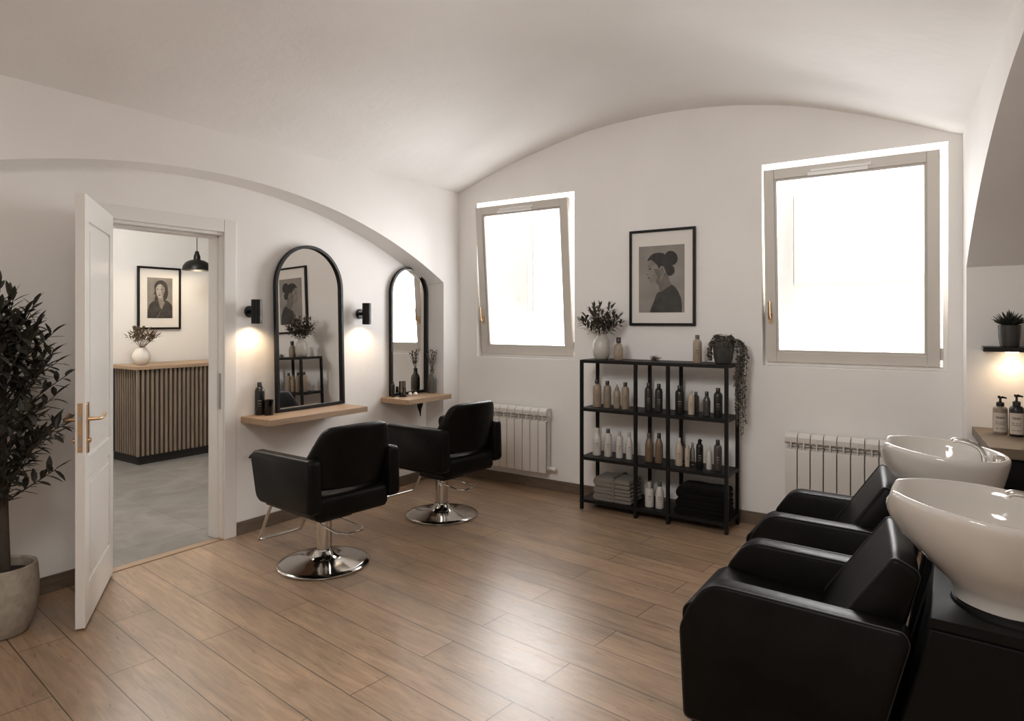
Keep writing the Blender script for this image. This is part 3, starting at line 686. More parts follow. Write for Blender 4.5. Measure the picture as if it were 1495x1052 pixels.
# rack
t = thing('shelving_rack', 'open black metal rack of shelves between the two windows', 'shelf', (-2.377, 4.46, 0))
RW, RDp, tb = 1.128, .297, .024
posts = [(0,0),(RW-tb,0),(0,RDp-tb),(RW-tb,RDp-tb),(.445,0),(.692,0),(.445,RDp-tb),(.692,RDp-tb)]
for k, (x, y) in enumerate(posts):
    m = MB(); m.box((x,y,0 if k < 4 or y == 0 else .05),(x+tb,y+tb,1.126)); m.build('post', 'black_metal', t, bevel=.002, seg=1, smooth=0)
for z in (1.150, .780, .405, .079):
    m = MB(); e = .0005
    m.box((e,e,z-.024),(RW-e,tb-e,z-.0005)); m.box((e,RDp-tb+e,z-.024),(RW-e,RDp-e,z-.0005)); m.box((e,tb,z-.024),(tb-e,RDp-tb,z-.0005)); m.box((RW-tb+e,tb,z-.024),(RW-e,RDp-tb,z-.0005))
    m.box((tb,tb,z-.008),(RW-tb,RDp-tb,z))
    m.build('shelf', 'black_metal', t, bevel=.0015, seg=1, smooth=0)

# towels
def towel(x0, x1, y0, y1, z0, h, matname, label, group, seed):
    rnd = random.Random(seed); w = x1-x0
    t = thing('folded_towel', label, 'towel', (x0, (y0+y1)/2, z0), 0, group)
    g = h*.05
    top = [(w - .006*rnd.random(), h*.52+g), (w, h*.75), (w-.006, h*.97)]
    n = 8
    for i in range(1, n): a = i/n; top.append((w-.006-(w-.006-h*.45)*a, h*(1.0+.03*math.sin(a*9+seed))))
    top += [(h*.45+h*.45*math.cos(R(x)), h*.5+h*.5*math.sin(R(x))) for x in range(95,268,17)]
    for i in range(1, n): a = i/n; top.append((h*.45+(w-.004-h*.45)*a, h*.005))
    top += [(w-.003,h*.06),(w+.002,h*.25),(w-.004,h*.48-g),(w*.6,h*.49-g),(h*.5,h*.5),(w*.6,h*.51+g)]
    m = MB(); rings = []; K = 9; hy = (y1-y0)/2
    for k in range(K+1):
        y = -hy + 2*hy*k/K; e = 1 - .10*(abs(y)/hy)**8
        rings.append([Vector((w/2+(a-w/2)*(1-.03*(abs(y)/hy)**8)+.002*math.sin(k*1.7+seed), y, b*e+(0))) for a, b in top])
    m.loft(rings); m.build('cloth', matname, t, smooth=60)
    return t
gz = ZD
for k, (h, xx0, xx1, l) in enumerate([(.055,-2.288,-1.965,'grey folded towel at the bottom of the tied stack'),(.05,-2.285,-1.972,'grey folded towel in the middle of the tied stack'),(.068,-2.283,-1.975,'grey folded towel on top of the tied stack')]):
    towel(xx0, xx1, 4.497, 4.715, gz, h, 'towel_grey', l, 'grey towels', k+1); gz += h*1.035
m = MB(); bx = -2.11
for a, b in (((bx-.009,4.4905,ZD+.003),(bx+.009,4.4935,gz+.003)), ((bx-.009,4.4905,gz+.003),(bx+.009,4.7215,gz+.006)), ((bx-.009,4.7185,ZD+.003),(bx+.009,4.7215,gz+.003))): m.box(a, b)
tag(m.build('ribbon', 'ribbon', smooth=0), 'brown ribbon tied round the grey towel stack', 'ribbon')
gz = ZD
for k, (h, xx0, xx1, l) in enumerate([(.058,-1.64,-1.275,'black folded towel at the bottom of the black stack'),(.054,-1.63,-1.277,'black folded towel in the middle of the black stack'),(.085,-1.628,-1.279,'thick black folded towel on top of the black stack')]):
    towel(xx0, xx1, 4.49, 4.72, gz, h, 'towel_black', l, 'black towels', k+11); gz += h*1.035

# ------------------------------------------------------------------ plants
def leaf(m, base, d, L, w, up=Vector((0,0,1)), fold=.25, curl=.15, mi=0):
    d = d.normalized(); s = d.cross(up)
    if s.length < .05: s = d.cross(Vector((1,0,0)))
    s.normalize(); n = s.cross(d).normalized()
    pts = []
    for t_, wd in ((0,.12),(.3,.85),(.62,.9),(.86,.45),(1,.02)):
        c = base + d*(L*t_) - n*(curl*L*t_*t_)
        pts.append((c - s*(w*.5*wd) + n*(fold*w*wd*.5), c, c + s*(w*.5*wd) + n*(fold*w*wd*.5)))
    vs = [q for p in pts for q in p]; fs = []
    for i in range(4):
        for j in range(2): a = i*3+j; fs.append((a, a+1, a+4, a+3))
    m.add(vs, fs, mi)
def sprig(m, ms, base, tip, n, L, w, rnd, r=.003, bend=.1, spread=.9, start=.25, tipleaf=True):
    base, tip = Vector(base), Vector(tip); mid = (base+tip)/2 + Vector((rnd.uniform(-1,1),rnd.uniform(-1,1),rnd.uniform(0,.6)))*bend*(tip-base).length
    P = [(1-t)**2*base + 2*t*(1-t)*mid + t*t*tip for t in [i/8 for i in range(9)]]
    ms.tube(P, r, 6, radii=[r*(1-.6*i/8) for i in range(9)])
    for i in range(n):
        t = start + (1-start)*(i+.5)/n; k = min(int(t*8),7); f = t*8-k; p = P[k].lerp(P[k+1], f); ax = (P[k+1]-P[k]).normalized()
        a = i*2.4 + rnd.uniform(-.5,.5); o = ax.orthogonal().normalized(); o = Matrix.Rotation(a,3,ax) @ o
        leaf(m, p, ax*(1-spread*.55)+o*spread, L*rnd.uniform(.75,1.15), w*rnd.uniform(.8,1.2), curl=rnd.uniform(0,.3))
    if tipleaf:
        for s_ in (-.25,.25): leaf(m, P[-1], (P[-1]-P[-2]).normalized()+Vector((s_,-s_*.6,.1)), L, w)

# potted tree left of the door
rnd = random.Random(4)
tp = at_z(1, 905, 0); tp = Vector((-3.655, 1.18, 0))
t = thing('potted_tree', 'bushy dark-leaved potted tree left of the open door', 'plant', tp)
m = MB(); m.lathe([(.08,0),(.102,.006),(.130,.07),(.143,.15),(.145,.22),(.140,.29),(.136,.315),(.129,.318),(.122,.31),(.124,.27)], n=36, cap1=False); m.build('pot', 'pot_stone', t)
m = MB(); m.lathe([(.126,.268),(.06,.278),(.002,.28)], n=24); m.build('soil', 'soil', t)
mt = MB(); trunk = [(.012,.012,.27),(.012,.006,.5),(.015,.0,.8),(.02,0,1.1),(.03,.01,1.35)]; mt.tube(trunk, .02, 10, radii=[.022,.020,.018,.013,.008])
ml = MB(); mb = MB()
def trunk_at(z):
    for a, b in zip(trunk[:-1], trunk[1:]):
        if a[2] <= z <= b[2]: f = (z-a[2])/(b[2]-a[2]); return Vector(a).lerp(Vector(b), f)
    return Vector(trunk[-1])
for i in range(84):
    z = .56 + .80*((i+.5)/84)**.9; p = trunk_at(z); a = i*2.399963 + rnd.uniform(-.3,.3)
    reach = .25*math.sin(min(1,max(.12,(1.62-z)/.85))*PI/2)*rnd.uniform(.7,1.1)
    if z < .72: reach *= .75
    tip = p + Vector((math.cos(a)*reach, math.sin(a)*reach, rnd.uniform(.10,.26)))
    sprig(ml, mb, p, tip, 13, .08, .026, rnd, .0045, .12, .85, .22)
for a, (dx, dz) in enumerate(((.01,.30),(.08,.24),(-.05,.26),(.04,.18))):
    p = trunk_at(1.3); sprig(ml, mb, p, p+Vector((dx,-.03+.03*a,dz)), 12, .085, .024, rnd, .004, .08, .7, .2)
mt.build('trunk', 'bark', t); mb.build('branches', 'bark', t); ml.build('foliage', 'leaf_olive', t, smooth=0)

# vase with leafy branches on the rack
def vase(name, label, p, prof, m_body, group=None): 
    t = thing(name, label, 'vase', p, 0, group); m = MB(); m.lathe(prof, n=28, cap1=False); m.build('body', m_body, t); return t
rnd = random.Random(8)
c = at_y(878, 524, RY); s = .066/.061
t = vase('vase', 'pale glazed vase of dark leafy branches on the rack top', (c.x, RY, ZA), [(.042,0),(.050,.004),(.063,.03),(.067,.07),(.066,.120),(.058,.150),(.040,.170),(.034,.180),(.034,.195),(.036,.202),(.032,.202),(.030,.19),(.030,.175),(.033,.165)], 'porcelain_vase')
ml, mb = MB(), MB()
for i in range(26):
    a = i*2.4; e = rnd.uniform(.05,1)**.5; rr = .175*e; tip = Vector((math.cos(a)*rr, math.sin(a)*rr*.85, .24 + .19*math.cos(e*1.35)*rnd.uniform(.75,1.1)))
    sprig(ml, mb, (math.cos(a)*.012, math.sin(a)*.012, .17), tip, 12, .058, .021, rnd, .002, .10, .8, .3)
ml.build('foliage', 'leaf_rack', t, smooth=0); mb.build('stems', 'bark', t)

# trailing plant at the right end of the rack
rnd = random.Random(12); c = at_y(1056, 529, 4.60)
t = thing('trailing_plant', 'trailing plant in a dark pot hanging down the rack end', 'plant', (c.x, 4.60, ZA+.001))
m = MB(); m.lathe([(.046,0),(.056,.004),(.066,.05),(.070,.11),(.069,.15),(.064,.153),(.062,.14)], n=28, cap1=False); m.build('pot', 'pot_dark', t)
m = MB(); m.lathe([(.063,.138),(.002,.142)], n=20); m.build('soil', 'soil', t)
ml, mb = MB(), MB()
def strand(pts, n, L=.022, w=.016):
    P = catmull(pts, 6); mb.tube(P, .0015, 5)
    for i in range(n):
        k = i*(len(P)-1)/n; j = int(k); p = P[j].lerp(P[j+1], k-j); d = Vector((rnd.uniform(-1,1),rnd.uniform(-1,1),rnd.uniform(-.9,.3)))
        leaf(ml, p, d, L*rnd.uniform(.7,1.2), w*rnd.uniform(.7,1.2), curl=.3)
for i in range(34):                       # crown of short strands over the rim
    a = i*2.4; r1 = rnd.uniform(.05,.085)
    strand([(math.cos(a)*.02,math.sin(a)*.02,.14), (math.cos(a)*.05,math.sin(a)*.05,.185+rnd.uniform(0,.02)), (math.cos(a)*r1,math.sin(a)*r1,.17), (math.cos(a)*(r1+.02),math.sin(a)*(r1+.02),rnd.uniform(.06,.14))], 9)
for i in range(8):                        # left side, short
    a = R(150+rnd.uniform(0,70)); strand([(math.cos(a)*.04,math.sin(a)*.04,.16),(math.cos(a)*.085,math.sin(a)*.085,.15),(math.cos(a)*.10,math.sin(a)*.10,.08),(math.cos(a)*.098,math.sin(a)*.098,.012+rnd.uniform(0,.03))], 15)
for i in range(20):                       # right side, long, falling past the rack end
    x = .084 + rnd.uniform(0,.04); y = rnd.uniform(-.07,.11); ze = -rnd.choice((.12,.22,.30,.38,.45,.52)) + rnd.uniform(-.03,.03)
    strand([(.03,y*.4,.16),(.09,y*.7,.165),(x+.012,y,.09),(x+.005,y,-.05),(x-.004,y+.005,ze*.6),(x+.004,y-.004,ze)], int(22+abs(ze)*70))
ml.build('foliage', 'leaf_trail', t, smooth=0); mb.build('stems', 'twig_grey', t)

# small dark tuft on the rack top
rnd = random.Random(3); c = at_y(956, 525, 4.66); m = MB()
for i in range(70):
    a = rnd.uniform(0,2*PI); rr = rnd.uniform(0,.035); b = Vector((math.cos(a)*rr,math.sin(a)*rr*.6,0)); m.tube([b, b+Vector((rnd.uniform(-.008,.008),0,.012)), b+Vector((rnd.uniform(-.02,.035),rnd.uniform(-.01,.01),rnd.uniform(.012,.04)))], .0009, 4)
o = m.build('hair_tuft', 'bark', loc=(c.x,4.66,ZA)); tag(o, 'small dark tuft lying on the rack top below the portrait', 'tuft')

# vase with dry twigs on the corner shelf
rnd = random.Random(21); c = at_x(627.5, 574, -3.80)
t = vase('vase', 'slim grey vase of dry twigs at the end of the corner shelf', (-3.885, 4.47, .80), [(.036,0),(.040,.004),(.042,.05),(.041,.125),(.034,.15),(.02,.168),(.017,.20),(.021,.212),(.017,.212),(.014,.19)], 'grey_vase')
ml, mb = MB(), MB()
for i in range(13):
    a = i*2.4; e = rnd.uniform(.3,1); tip = Vector((math.cos(a)*.045*e+.01, math.sin(a)*.062*e-.01, .29+.085*rnd.uniform(.4,1)))
    sprig(ml, mb, (0,0,.19), tip, 9, .022, .011, rnd, .0015, .10, .8, .4)
ml.build('foliage', 'twig_grey', t, smooth=0); mb.build('stems', 'twig_grey', t)

# bottle, tumbler on the taller mirror's shelf
p = Vector((-3.964,2.757,.8)); bottle('black bottle on the oak shelf beside the taller mirror', 'bottle', (p.x, p.y, .80), .0325, .225, style='round', body='b_black', cap='b_black', top='cap', ink='ink_pale', face=-.6)
def tumbler(label, p, r, h, g, cat='glass'):
    t = thing('glass_tumbler', label, cat, p); m = MB(); m.lathe([(r*.94,0),(r,.004),(r,h),(r-.003,h),(r-.003,.01),(.002,.008)], n=24, cap1=True); m.build('body', g, t)
    return t
p = at_z(392.5,605.5,.80); t = tumbler('dark glass candle tumbler on the taller mirror shelf', (p.x, p.y, .80), .031, .105, 'dark_glass')
m = MB(); m.lathe([(.022,.012),(.024,.05),(.021,.085),(.016,.088)], n=18); m.build('candle', 'b_smoke', t)
# small items on the corner shelf
CT = (-3.903, 4.105)
bottle('tall dark bottle at the left end of the corner shelf', 'bottle', (-3.945,4.035,.80), .016, .135, style='round', body='b_dark', cap='b_black', face=0)
bottle('small dark jar behind the clear cup on the corner shelf', 'bottle', (-3.942,4.172,.80), .014, .075, style='tube', body='b_dark', cap='b_black', face=0)
tumbler('clear glass cup on the corner shelf', (*CT, .807), .028, .125, 'clear_glass')
m = MB(); m.lathe([(.042,0),(.046,.004),(.046,.006),(.042,.006),(.002,.004)], n=28); tag(m.build('tray', 'black_satin', loc=(*CT,.80)), 'small round dark tray under the clear cup', 'tray')
for (dx, dy), l_ in (((.0,.0),'white cotton ball beside the clear cup on the corner shelf'), ((.03,.036),'white cotton ball further from the clear cup')):
    m = MB(); m.lathe([(.004,0),(.014,.005),(.018,.018),(.012,.030),(.003,.034)], n=14)
    tag(m.build('cotton_ball', 'white_plastic', loc=(CT[0]+.03+dx,CT[1]+.065+dy,.80)), l_, 'cotton ball', 'cotton balls')

# dark tool holder hanging under the corner shelf and a black hook by the door
p = at_x(609.5, 594, -3.93); m = MB()
m.tube([(0,0,.0),(0,0,-.02)], .012, 10); m.tube([(0,-.02,-.012),(0,-.012,-.05),(0,.004,-.10)], .007, 8, radii=[.010,.009,.004]); m.tube([(0,.022,-.008),(0,.012,-.05),(0,-.002,-.085)], .006, 8, radii=[.009,.008,.004]); m.tube([(0,0,-.02),(0,.002,-.07),(0,.003,-.115)], .006, 8, radii=[.010,.008,.003])
m.v = [q*1.35 for q in m.v]; tag(m.build('hanging_brush', 'black_satin', loc=(-3.90, p.y, .758)), 'small dark brush hanging under the corner shelf', 'brush')
p = at_x(366, 664, XR+.02); m = MB(); m.tube([(-.02,.03,-.004),(0,.025,0),(.02,.005,.004),(.028,-.02,-.004),(.026,-.032,-.012)], .009, 8, radii=[.012,.012,.012,.009,.004])
tag(m.build('wall_hook', 'black_satin', loc=(XR+.02, p.y, p.z)), 'small black hook on the wall between the door casing and first chair', 'hook')

# ------------------------------------------------------------------ styling chairs
def superring(hw, hh, n, e=.32):
    out = []
    for j in range(n):
        a = 2*PI*j/n; c_, s_ = math.cos(a), math.sin(a)
        out.append((hw*math.copysign(abs(c_)**e, c_), hh*math.copysign(abs(s_)**e, s_)))
    return out
def make_chair(label, loc, rz):
    t = thing('styling_chair', label, 'chair', loc, rz, 'styling chairs')
    m = MB(); m.lathe([(.255,0),(.266,.004),(.268,.012),(.262,.017),(.235,.021),(.17,.030),(.105,.041),(.080,.050),(.064,.066),(.054,.084),(.051,.088),(.002,.089)], n=56); m.build('base', 'chrome', t, smooth=50)
    m = MB(); m.lathe([(.046,.087),(.046,.285)], n=28); cl = m.build('column', 'chrome', t)
    m = MB(); m.lathe([(.050,.084),(.052,.088),(.050,.096)], n=28, cap0=False, cap1=False); m.lathe([(.050,.262),(.054,.266),(.054,.286),(.050,.29)], n=28); m.build('collar', 'chrome', cl)
    m = MB(); zz = .262
    m.tube([Vector(p) for p in [(-.02,.045,zz),(-.06,.06,zz-.005),(-.20,.045,zz-.03),(-.24,.0,zz-.037),(-.24,-.10,zz-.037),(-.20,-.13,zz-.03),(-.05,-.09,zz-.005),(-.01,-.045,zz)]], .0055, 8); m.build('pump_lever', 'chrome', t)
    m = MB(); m.box((-.13,-.11,.29),(.13,.11,.345)); m.box((-.17,-.16,.338),(.19,.16,.372)); m.build('mount', 'black_metal', t, bevel=.006, seg=2)
    # seat
    m = MB(); pts = rrect(.30, .247, .05, 6, -.02, 0); rings = []
    for z, s in ((.352,.88),(.362,.97),(.385,1),(.455,1),(.476,.985),(.487,.94),(.492,.80),(.493,.4)): rings.append([Vector((-.02+(a+.02)*s, b*s, z + .016*(1-min(1,abs(a+.02)/.3)) * (1 if z > .48 else 0))) for a, b in pts])
    m.loft(rings); m.build('seat', 'leather', t, smooth=60)
    # armrests: closed side panels
    for sg in (1,-1):
        out = fillet([(-.335,.405),(.225,.398),(.292,.655),(.275,.688),(-.325,.703)], [.04,.07,.04,.03,.03], 6)
        m = MB(); rings = []
        cx, cz = -.02, .55
        for d, k in ((.232,.93),(.238,.975),(.248,1),(.292,1),(.302,.975),(.308,.93)):
            rings.append([Vector((cx+(a-cx)*(1-(1-k)*.35), sg*d, cz+(b-cz)*k)) for a, b in out])
        m.loft(rings); m.build('armrest', 'leather', t, smooth=70)
    # backrest, curved in plan, tapered to the top
    def w(s):   # half width along height 0..1
        K = ((0,.236),(.2,.250),(.42,.272),(.55,.272),(.72,.250),(.9,.222),(1,.212))
        for (a, p), (b, q_) in zip(K[:-1], K[1:]):
            if a <= s <= b: w0 = p + (q_-p)*(s-a)/(b-a)
        r_ = .14
        if s > 1-r_: q = (s-(1-r_))/r_; w0 *= 1 - .24*(1-math.sqrt(max(0,1-q*q)))
        if s < .09: q = (.09-s)/.09; w0 *= 1 - .06*(1-math.sqrt(max(0,1-q*q)))
        return w0
    m = MB(); rings = []; n = 40
    ss = [0,.006,.02,.05,.1,.2,.3,.4,.48,.55,.62,.7,.78,.82,.86,.91,.95,.975,.99,.997,1.0]
    for s in ss:
        z = .515 + .345*s; hw = w(s); th = .036*(1-(max(0,(s-.94)/.06))**3*.55)*(1-(max(0,(.04-s)/.04))**2*.5)
        ring = []
        for a, b in superring(hw, th, n, .45):
            x = -.292 - .055*s + b + 1.15*a*a*(1-.35*s)
            ring.append(Vector((x, a, z + .010*(1-(a/.27)**2)*s)))
        rings.append(ring)
    m.loft(rings); m.build('backrest', 'leather', t, smooth=70)
    # footrest
    m = MB(); m.tube(catmull([(.10,.145,.355),(.30,.15,.33),(.345,.15,.30),(.44,.15,.14),(.478,.15,.085),(.485,.145,.075),(.49,.10,.072),(.49,-.10,.072),(.485,-.145,.075),(.478,-.15,.085),(.44,-.15,.14),(.345,-.15,.30),(.30,-.15,.33),(.10,-.145,.355)], 4), .0095, 10); m.build('footrest', 'chrome', t)
    return t
make_chair('black leather styling chair at the taller mirror', (-3.108, 2.598, 0), R(174))
make_chair('black leather styling chair at the corner mirror, nearer the windows', (-3.156, 3.742, 0), R(174))

# ------------------------------------------------------------------ backwash units
OA = Vector((-.799, 2.256, 0)); AX = Vector((math.cos(R(4.2)), -math.sin(R(4.2)), 0)); CY = Vector((0,1,0))
SH = Matrix(((AX.x,0,0,0),(AX.y,1,0,0),(0,0,1,0),(0,0,0,1)))     # the units stand a little askew
def wash_chair(label, c0, da, db=0):
    o_ = OA + AX*da + CY*c0
    t = thing('wash_chair', label, 'chair', o_, 0, 'wash chairs')
    W = .605; B = lambda m, name, mt, **k: m.xf(SH).build(name, mt, t, **k)
    out = fillet([(.012,.045),(.588,.045),(.705,.51),(.69,.54),(.10,.54),(.030,.44),(-.004,.36)], [.02,.01,.04,.03,.11,.05,.10], 7)
    for c in (0, W-.095):
        m = MB(); rings = []
        cx, cz = .36, .3
        for d, k in ((0,.955),(.005,.985),(.014,1),(.081,1),(.090,.985),(.095,.955)):
            rings.append([Vector((cx+(a-cx)*(1-(1-k)*.6), c+d, cz+(b-cz)*k)) for a, b in out])
        m.loft(rings); arm = B(m, 'armrest', 'leather', smooth=70)
        m = MB(); yy = c+.0085 if c == 0 else c+.0865
        m.tube([(cx+(a-cx)*.997, yy, cz+(b-cz)*.996) for a, b in out], .0035, 6, closed=True); B(m, 'piping', 'piping').parent = arm
    m = MB(); pts = fillet([(-.028,.30),(.60,.24),(.60,.40),(.02,.425),(-.028,.395)], [.04,.01,.01,.05,.045], 6)
    m.prism(pts, 'y', .096, W-.096); B(m, 'seat', 'leather', bevel=.012, seg=3, smooth=60)
    m = MB(); m.box((.02,.097,.06),(.56,W-.097,.29)); B(m, 'base', 'cabinet_black', bevel=.01, seg=2)
    # reclined back cushion
    m = MB(); out2 = fillet([(.43+db,.385),(.60+db,.385),(.684+db,.524),(.728+db,.690),(.654+db,.726)], [.02,.02,.05,.03,.025], 4); TL = lambda d: (-.11*(d-.12), .06*(d-.12))
    rings = []
    for d, k in ((.10,.93),(.106,.985),(.118,1),(.20,1.012),(W/2,1.02),(W-.20,1.012),(W-.118,1),(W-.106,.985),(W-.10,.93)):
        rings.append([Vector((.60+(a-.60)*k+TL(d)[0], d, .55+(b-.55)*k+TL(d)[1])) for a, b in out2])
    m.loft(rings); bk = B(m, 'backrest', 'leather', smooth=50)
    for d in (.111, W-.111):
        m = MB(); m.tube([(.60+(a-.60)*.998+TL(d)[0], d, .55+(b-.55)*.998+TL(d)[1]) for a, b in out2], .0032, 6, closed=True); B(m, 'piping', 'piping').parent = bk
    for a in (.05,.53):
        for c in (.04, W-.04):
            m = MB(); m.lathe([(.018,0),(.022,.05)], (a,c,0), 14); B(m, 'foot', 'black_metal')
    return t
wash_chair('black leather wash chair nearest the camera', 0, 0)
wash_chair('black leather wash chair behind the nearest one, by the right window', .955, -.012, -.085)

def basin(label, a, c, wid, lng, zr, seed):
    """rim outline in (a, c); a runs from the chair to the wall"""
    o_ = OA + AX*a + CY*c
    t = thing('wash_basin', label, 'wash basin', (o_.x, o_.y, .60), 0, 'ceramic wash basins'); Z = zr - .60
    n = 64; hl, hw = lng/2, wid/2
    def rim(k, dz, shrink=0, sh=0, dip=1.0):
        out = []
        for j in range(n):
            an = 2*PI*j/n; ca, sa = math.cos(an), math.sin(an)
            x = (hl-shrink)*k*ca + sh; y = (hw-shrink)*k*sa*(1 - .10*(-ca) if ca < 0 else 1)
            dp = math.exp(-((an-PI)/.30)**6) * .044 * dip           # neck scoop at the chair end
            z = Z + dz - dp - .07*x*(1 if dz > -.2 else 0)
            x2 = x
            out.append(Vector((x2, y, z)))
        return out
    outer = []
    for k, z, sh, dip in ((.50,.0,.05,0),(.50,.018,.05,0),(.53,.045,.045,0),(.70,.10,.025,.1),(.86,.165,.008,.35),(.955,.225,0,.7),(.99,.262,0,.95),(1.0,.278,0,1)):
        outer.append(rim(k, z*(Z/.29)-Z, 0, sh, dip))
    rings = outer + [rim(1, 0, .002, 0), rim(1, .006, .008, 0), rim(1, .006, .016, 0), rim(1, .000, .022, 0)]
    for k, z, dip in ((.97,-.03,.9),(.92,-.075,.6),(.82,-.115,.3),(.64,-.145,.1),(.42,-.162,0),(.18,-.17,0),(.05,-.171,0)):
        rings.append(rim(k, z, .024, .02*(1-k), dip))
    m = MB(); m.loft(rings); m.xf(SH).build('bowl', 'ceramic', t, smooth=60)
    bx = hl*.62
    m = MB(); m.lathe([(.024,0),(.024,.012),(.018,.016),(.015,.05)], (bx,0,Z-.085), 18); m.tube(catmull([(bx,0,Z-.05),(bx-.004,0,Z-.01),(bx-.022,0,Z+.022),(bx-.06,0,Z+.040),(bx-.10,0,Z+.045),(bx-.115,0,Z+.038)], 5), .0105, 12); m.xf(SH).build('faucet', 'chrome', t)
    m = MB(); m.lathe([(.020,0),(.022,.02),(.018,.034),(.003,.038)], (bx+.048,-.03,Z-.035), 18); m.lathe([(.014,-.045),(.014,0)], (bx+.048,-.03,Z-.035), 12); m.xf(SH).build('tap_knob', 'chrome', t)
    m = MB(); m.lathe([(.028,0),(.028,.004),(.02,.006)], (-.02,0,Z-.1715), 18); m.xf(SH).build('drain', 'steel', t)
    return t
basin('white ceramic wash basin nearest the camera', .892, .275, .53, .54, .888, 0)
basin('white ceramic wash basin in front of the right radiator', .772, 1.225, .53, .48, .888, 1)
def pedestal(label, a0, a1, c0, c1, sl=.14):
    t = thing('basin_pedestal', label, 'cabinet', OA, 0, 'basin pedestals')
    m = MB(); m.prism([(a0-sl,0),(a1,0),(a1,.555),(a0,.555)], 'y', c0, c1); m.xf(SH).build('body', 'cabinet_black', t, bevel=.012, seg=2)
    m = MB(); m.prism(fillet([(a0-.006,.556),(a1+.004,.556),(a1+.004,.585),(a0+.004,.585)], .008, 3), 'y', c0-.006, c1+.006)
    ca, cc = (a0+a1)/2+.02, c0+.22; m.lathe([(.165,.585),(.16,.595),(.14,.5995)], (ca,cc,0), 36, sx=min(1,(a1-a0)/.36)); m.xf(SH).build('top', 'cabinet_black', t)
pedestal('black pedestal under the nearest basin', .748, 1.14, .06, .66)
pedestal('black pedestal under the basin by the radiator', .722, 1.02, 1.00, 1.45, .09)

# ------------------------------------------------------------------ right recess: counter, shelf, succulent, soap bottles
ca, cb = at_z(1420,627,.84), at_z(1445,652.5,.84)
t = thing('recess_counter', 'dark counter with brown wood worktop in the right recess', 'counter', (ca.x, 4.60, 0))
cw = .98; cfy = cb.y - 4.60
m = MB(); m.loft([[(0,-.002,.79),(cw,-.002,.79),(cw,-.002,.84),(0,-.002,.84)], [(cb.x-ca.x,cfy,.79),(cw,cfy,.79),(cw,cfy,.84),(cb.x-ca.x,cfy,.84)]]); m.build('worktop', 'counter_wood', t, bevel=.002, seg=2, smooth=0)
m = MB(); m.loft([[(.03,-.004,0),(cw,-.004,0),(cw,-.004,.79),(.03,-.004,.79)], [(cb.x-ca.x+.02,cfy+.03,0),(cw,cfy+.03,0),(cw,cfy+.03,.79),(cb.x-ca.x+.02,cfy+.03,.79)]]); m.build('body', 'cabinet_black', t, smooth=0)
t = thing('recess_shelf', 'short black shelf with a light below, above the soap bottles', 'shelf', (.147, 4.60, 1.281))
m = MB(); m.box((0,-.20,0),(.85,-.001,.026)); m.build('board', 'black_satin', t, bevel=.002, seg=2, smooth=0)
m = MB(); m.lathe([(.03,-.006),(.032,0)], (.135,-.075,0), 20); m.build('downlight', 'lamp_emit', t)
l = bpy.data.lights.new('shelf_light', 'SPOT'); l.energy = .65; l.color = (1,.68,.40); l.spot_size = R(150); l.spot_blend = .9; l.shadow_soft_size = .025
lo = bpy.data.objects.new('shelf_light', l); col.objects.link(lo); lo.parent = t; lo.location = (.135,-.075,-.012)
t = thing('succulent', 'small spiky succulent in a black pot on the recess shelf', 'plant', (.268, 4.49, 1.307))
m = MB(); m.lathe([(.038,0),(.043,.003),(.050,.06),(.052,.118),(.049,.120),(.047,.108)], n=28, cap1=False); m.build('pot', 'pot_black', t)
m = MB(); m.lathe([(.048,.107),(.002,.110)], n=18); m.build('soil', 'soil', t)
m = MB(); rnd = random.Random(6)
for i in range(80):
    a = i*2.4; e = math.sqrt((i+.5)/80); d = Vector((math.cos(a)*e*1.15, math.sin(a)*e*1.15, 1.05-.75*e)); leaf(m, Vector((math.cos(a)*.012*e,math.sin(a)*.012*e,.112)), d, .062+.026*rnd.random()+.012*(1-e), .015, fold=.8, curl=-.12)
m.build('leaves', 'succulent', t, smooth=0)
p = at_z(1460.5,633,.84); bottle('pale pump bottle with a grey label on the recess counter', 'bottle', (p.x, p.y+.01, .84), .0335, .205, style='dispenser', body='b_tan_dark', cap='b_black', top='pump', paper=True, group='pump bottles on the recess counter')
p = at_z(1484.5,637,.84); bottle('dark pump bottle with a cream label on the recess counter', 'bottle', (p.x, p.y+.01, .84), .0325, .222, style='dispenser', body='b_black', cap='b_black', top='pump', paper=True, group='pump bottles on the recess counter')

# ------------------------------------------------------------------ reception
t = thing('reception_counter', 'reception counter faced with vertical wood slats beyond the door', 'counter', (-6.73, 3.29, 0))
CL = 2.2
m = MB(); m.box((-.57,.03,.085),(-.03,CL,.955)); m.build('body', 'slat_back', t, smooth=0)
m = MB(); m.box((-.55,.035,0),(-.035,CL,.085)); m.build('plinth', 'slat_back', t, smooth=0)
m = MB(); m.box((-.60,-.01,.957),(.012,CL,.992)); m.build('top', 'oak_top', t, bevel=.002, seg=2, smooth=0)
def slat_set(pos, name):
    for k, (a, b) in enumerate(pos):
        m = MB(); m.box(a, b); m.build(name, 'slat_wood', t, smooth=0)
slat_set([((-.03,.006+.047*i,.088),(-.008,.006+.047*i+.024,.955)) for i in range(46)], 'slat')
slat_set([((-.047-.047*i-.017,.021,.088),(-.047-.047*i,.03,.955)) for i in range(10)], 'slat')
rnd = random.Random(31); p = at_x(206.5, 528, -6.98)
t = vase('vase', 'white round vase of dried flowers on the reception counter', (-6.98, p.y, .992), [(.045,0),(.055,.004),(.080,.05),(.086,.09),(.076,.13),(.05,.165),(.042,.175),(.046,.182),(.04,.182),(.036,.17)], 'white_vase')
ml, mb = MB(), MB()
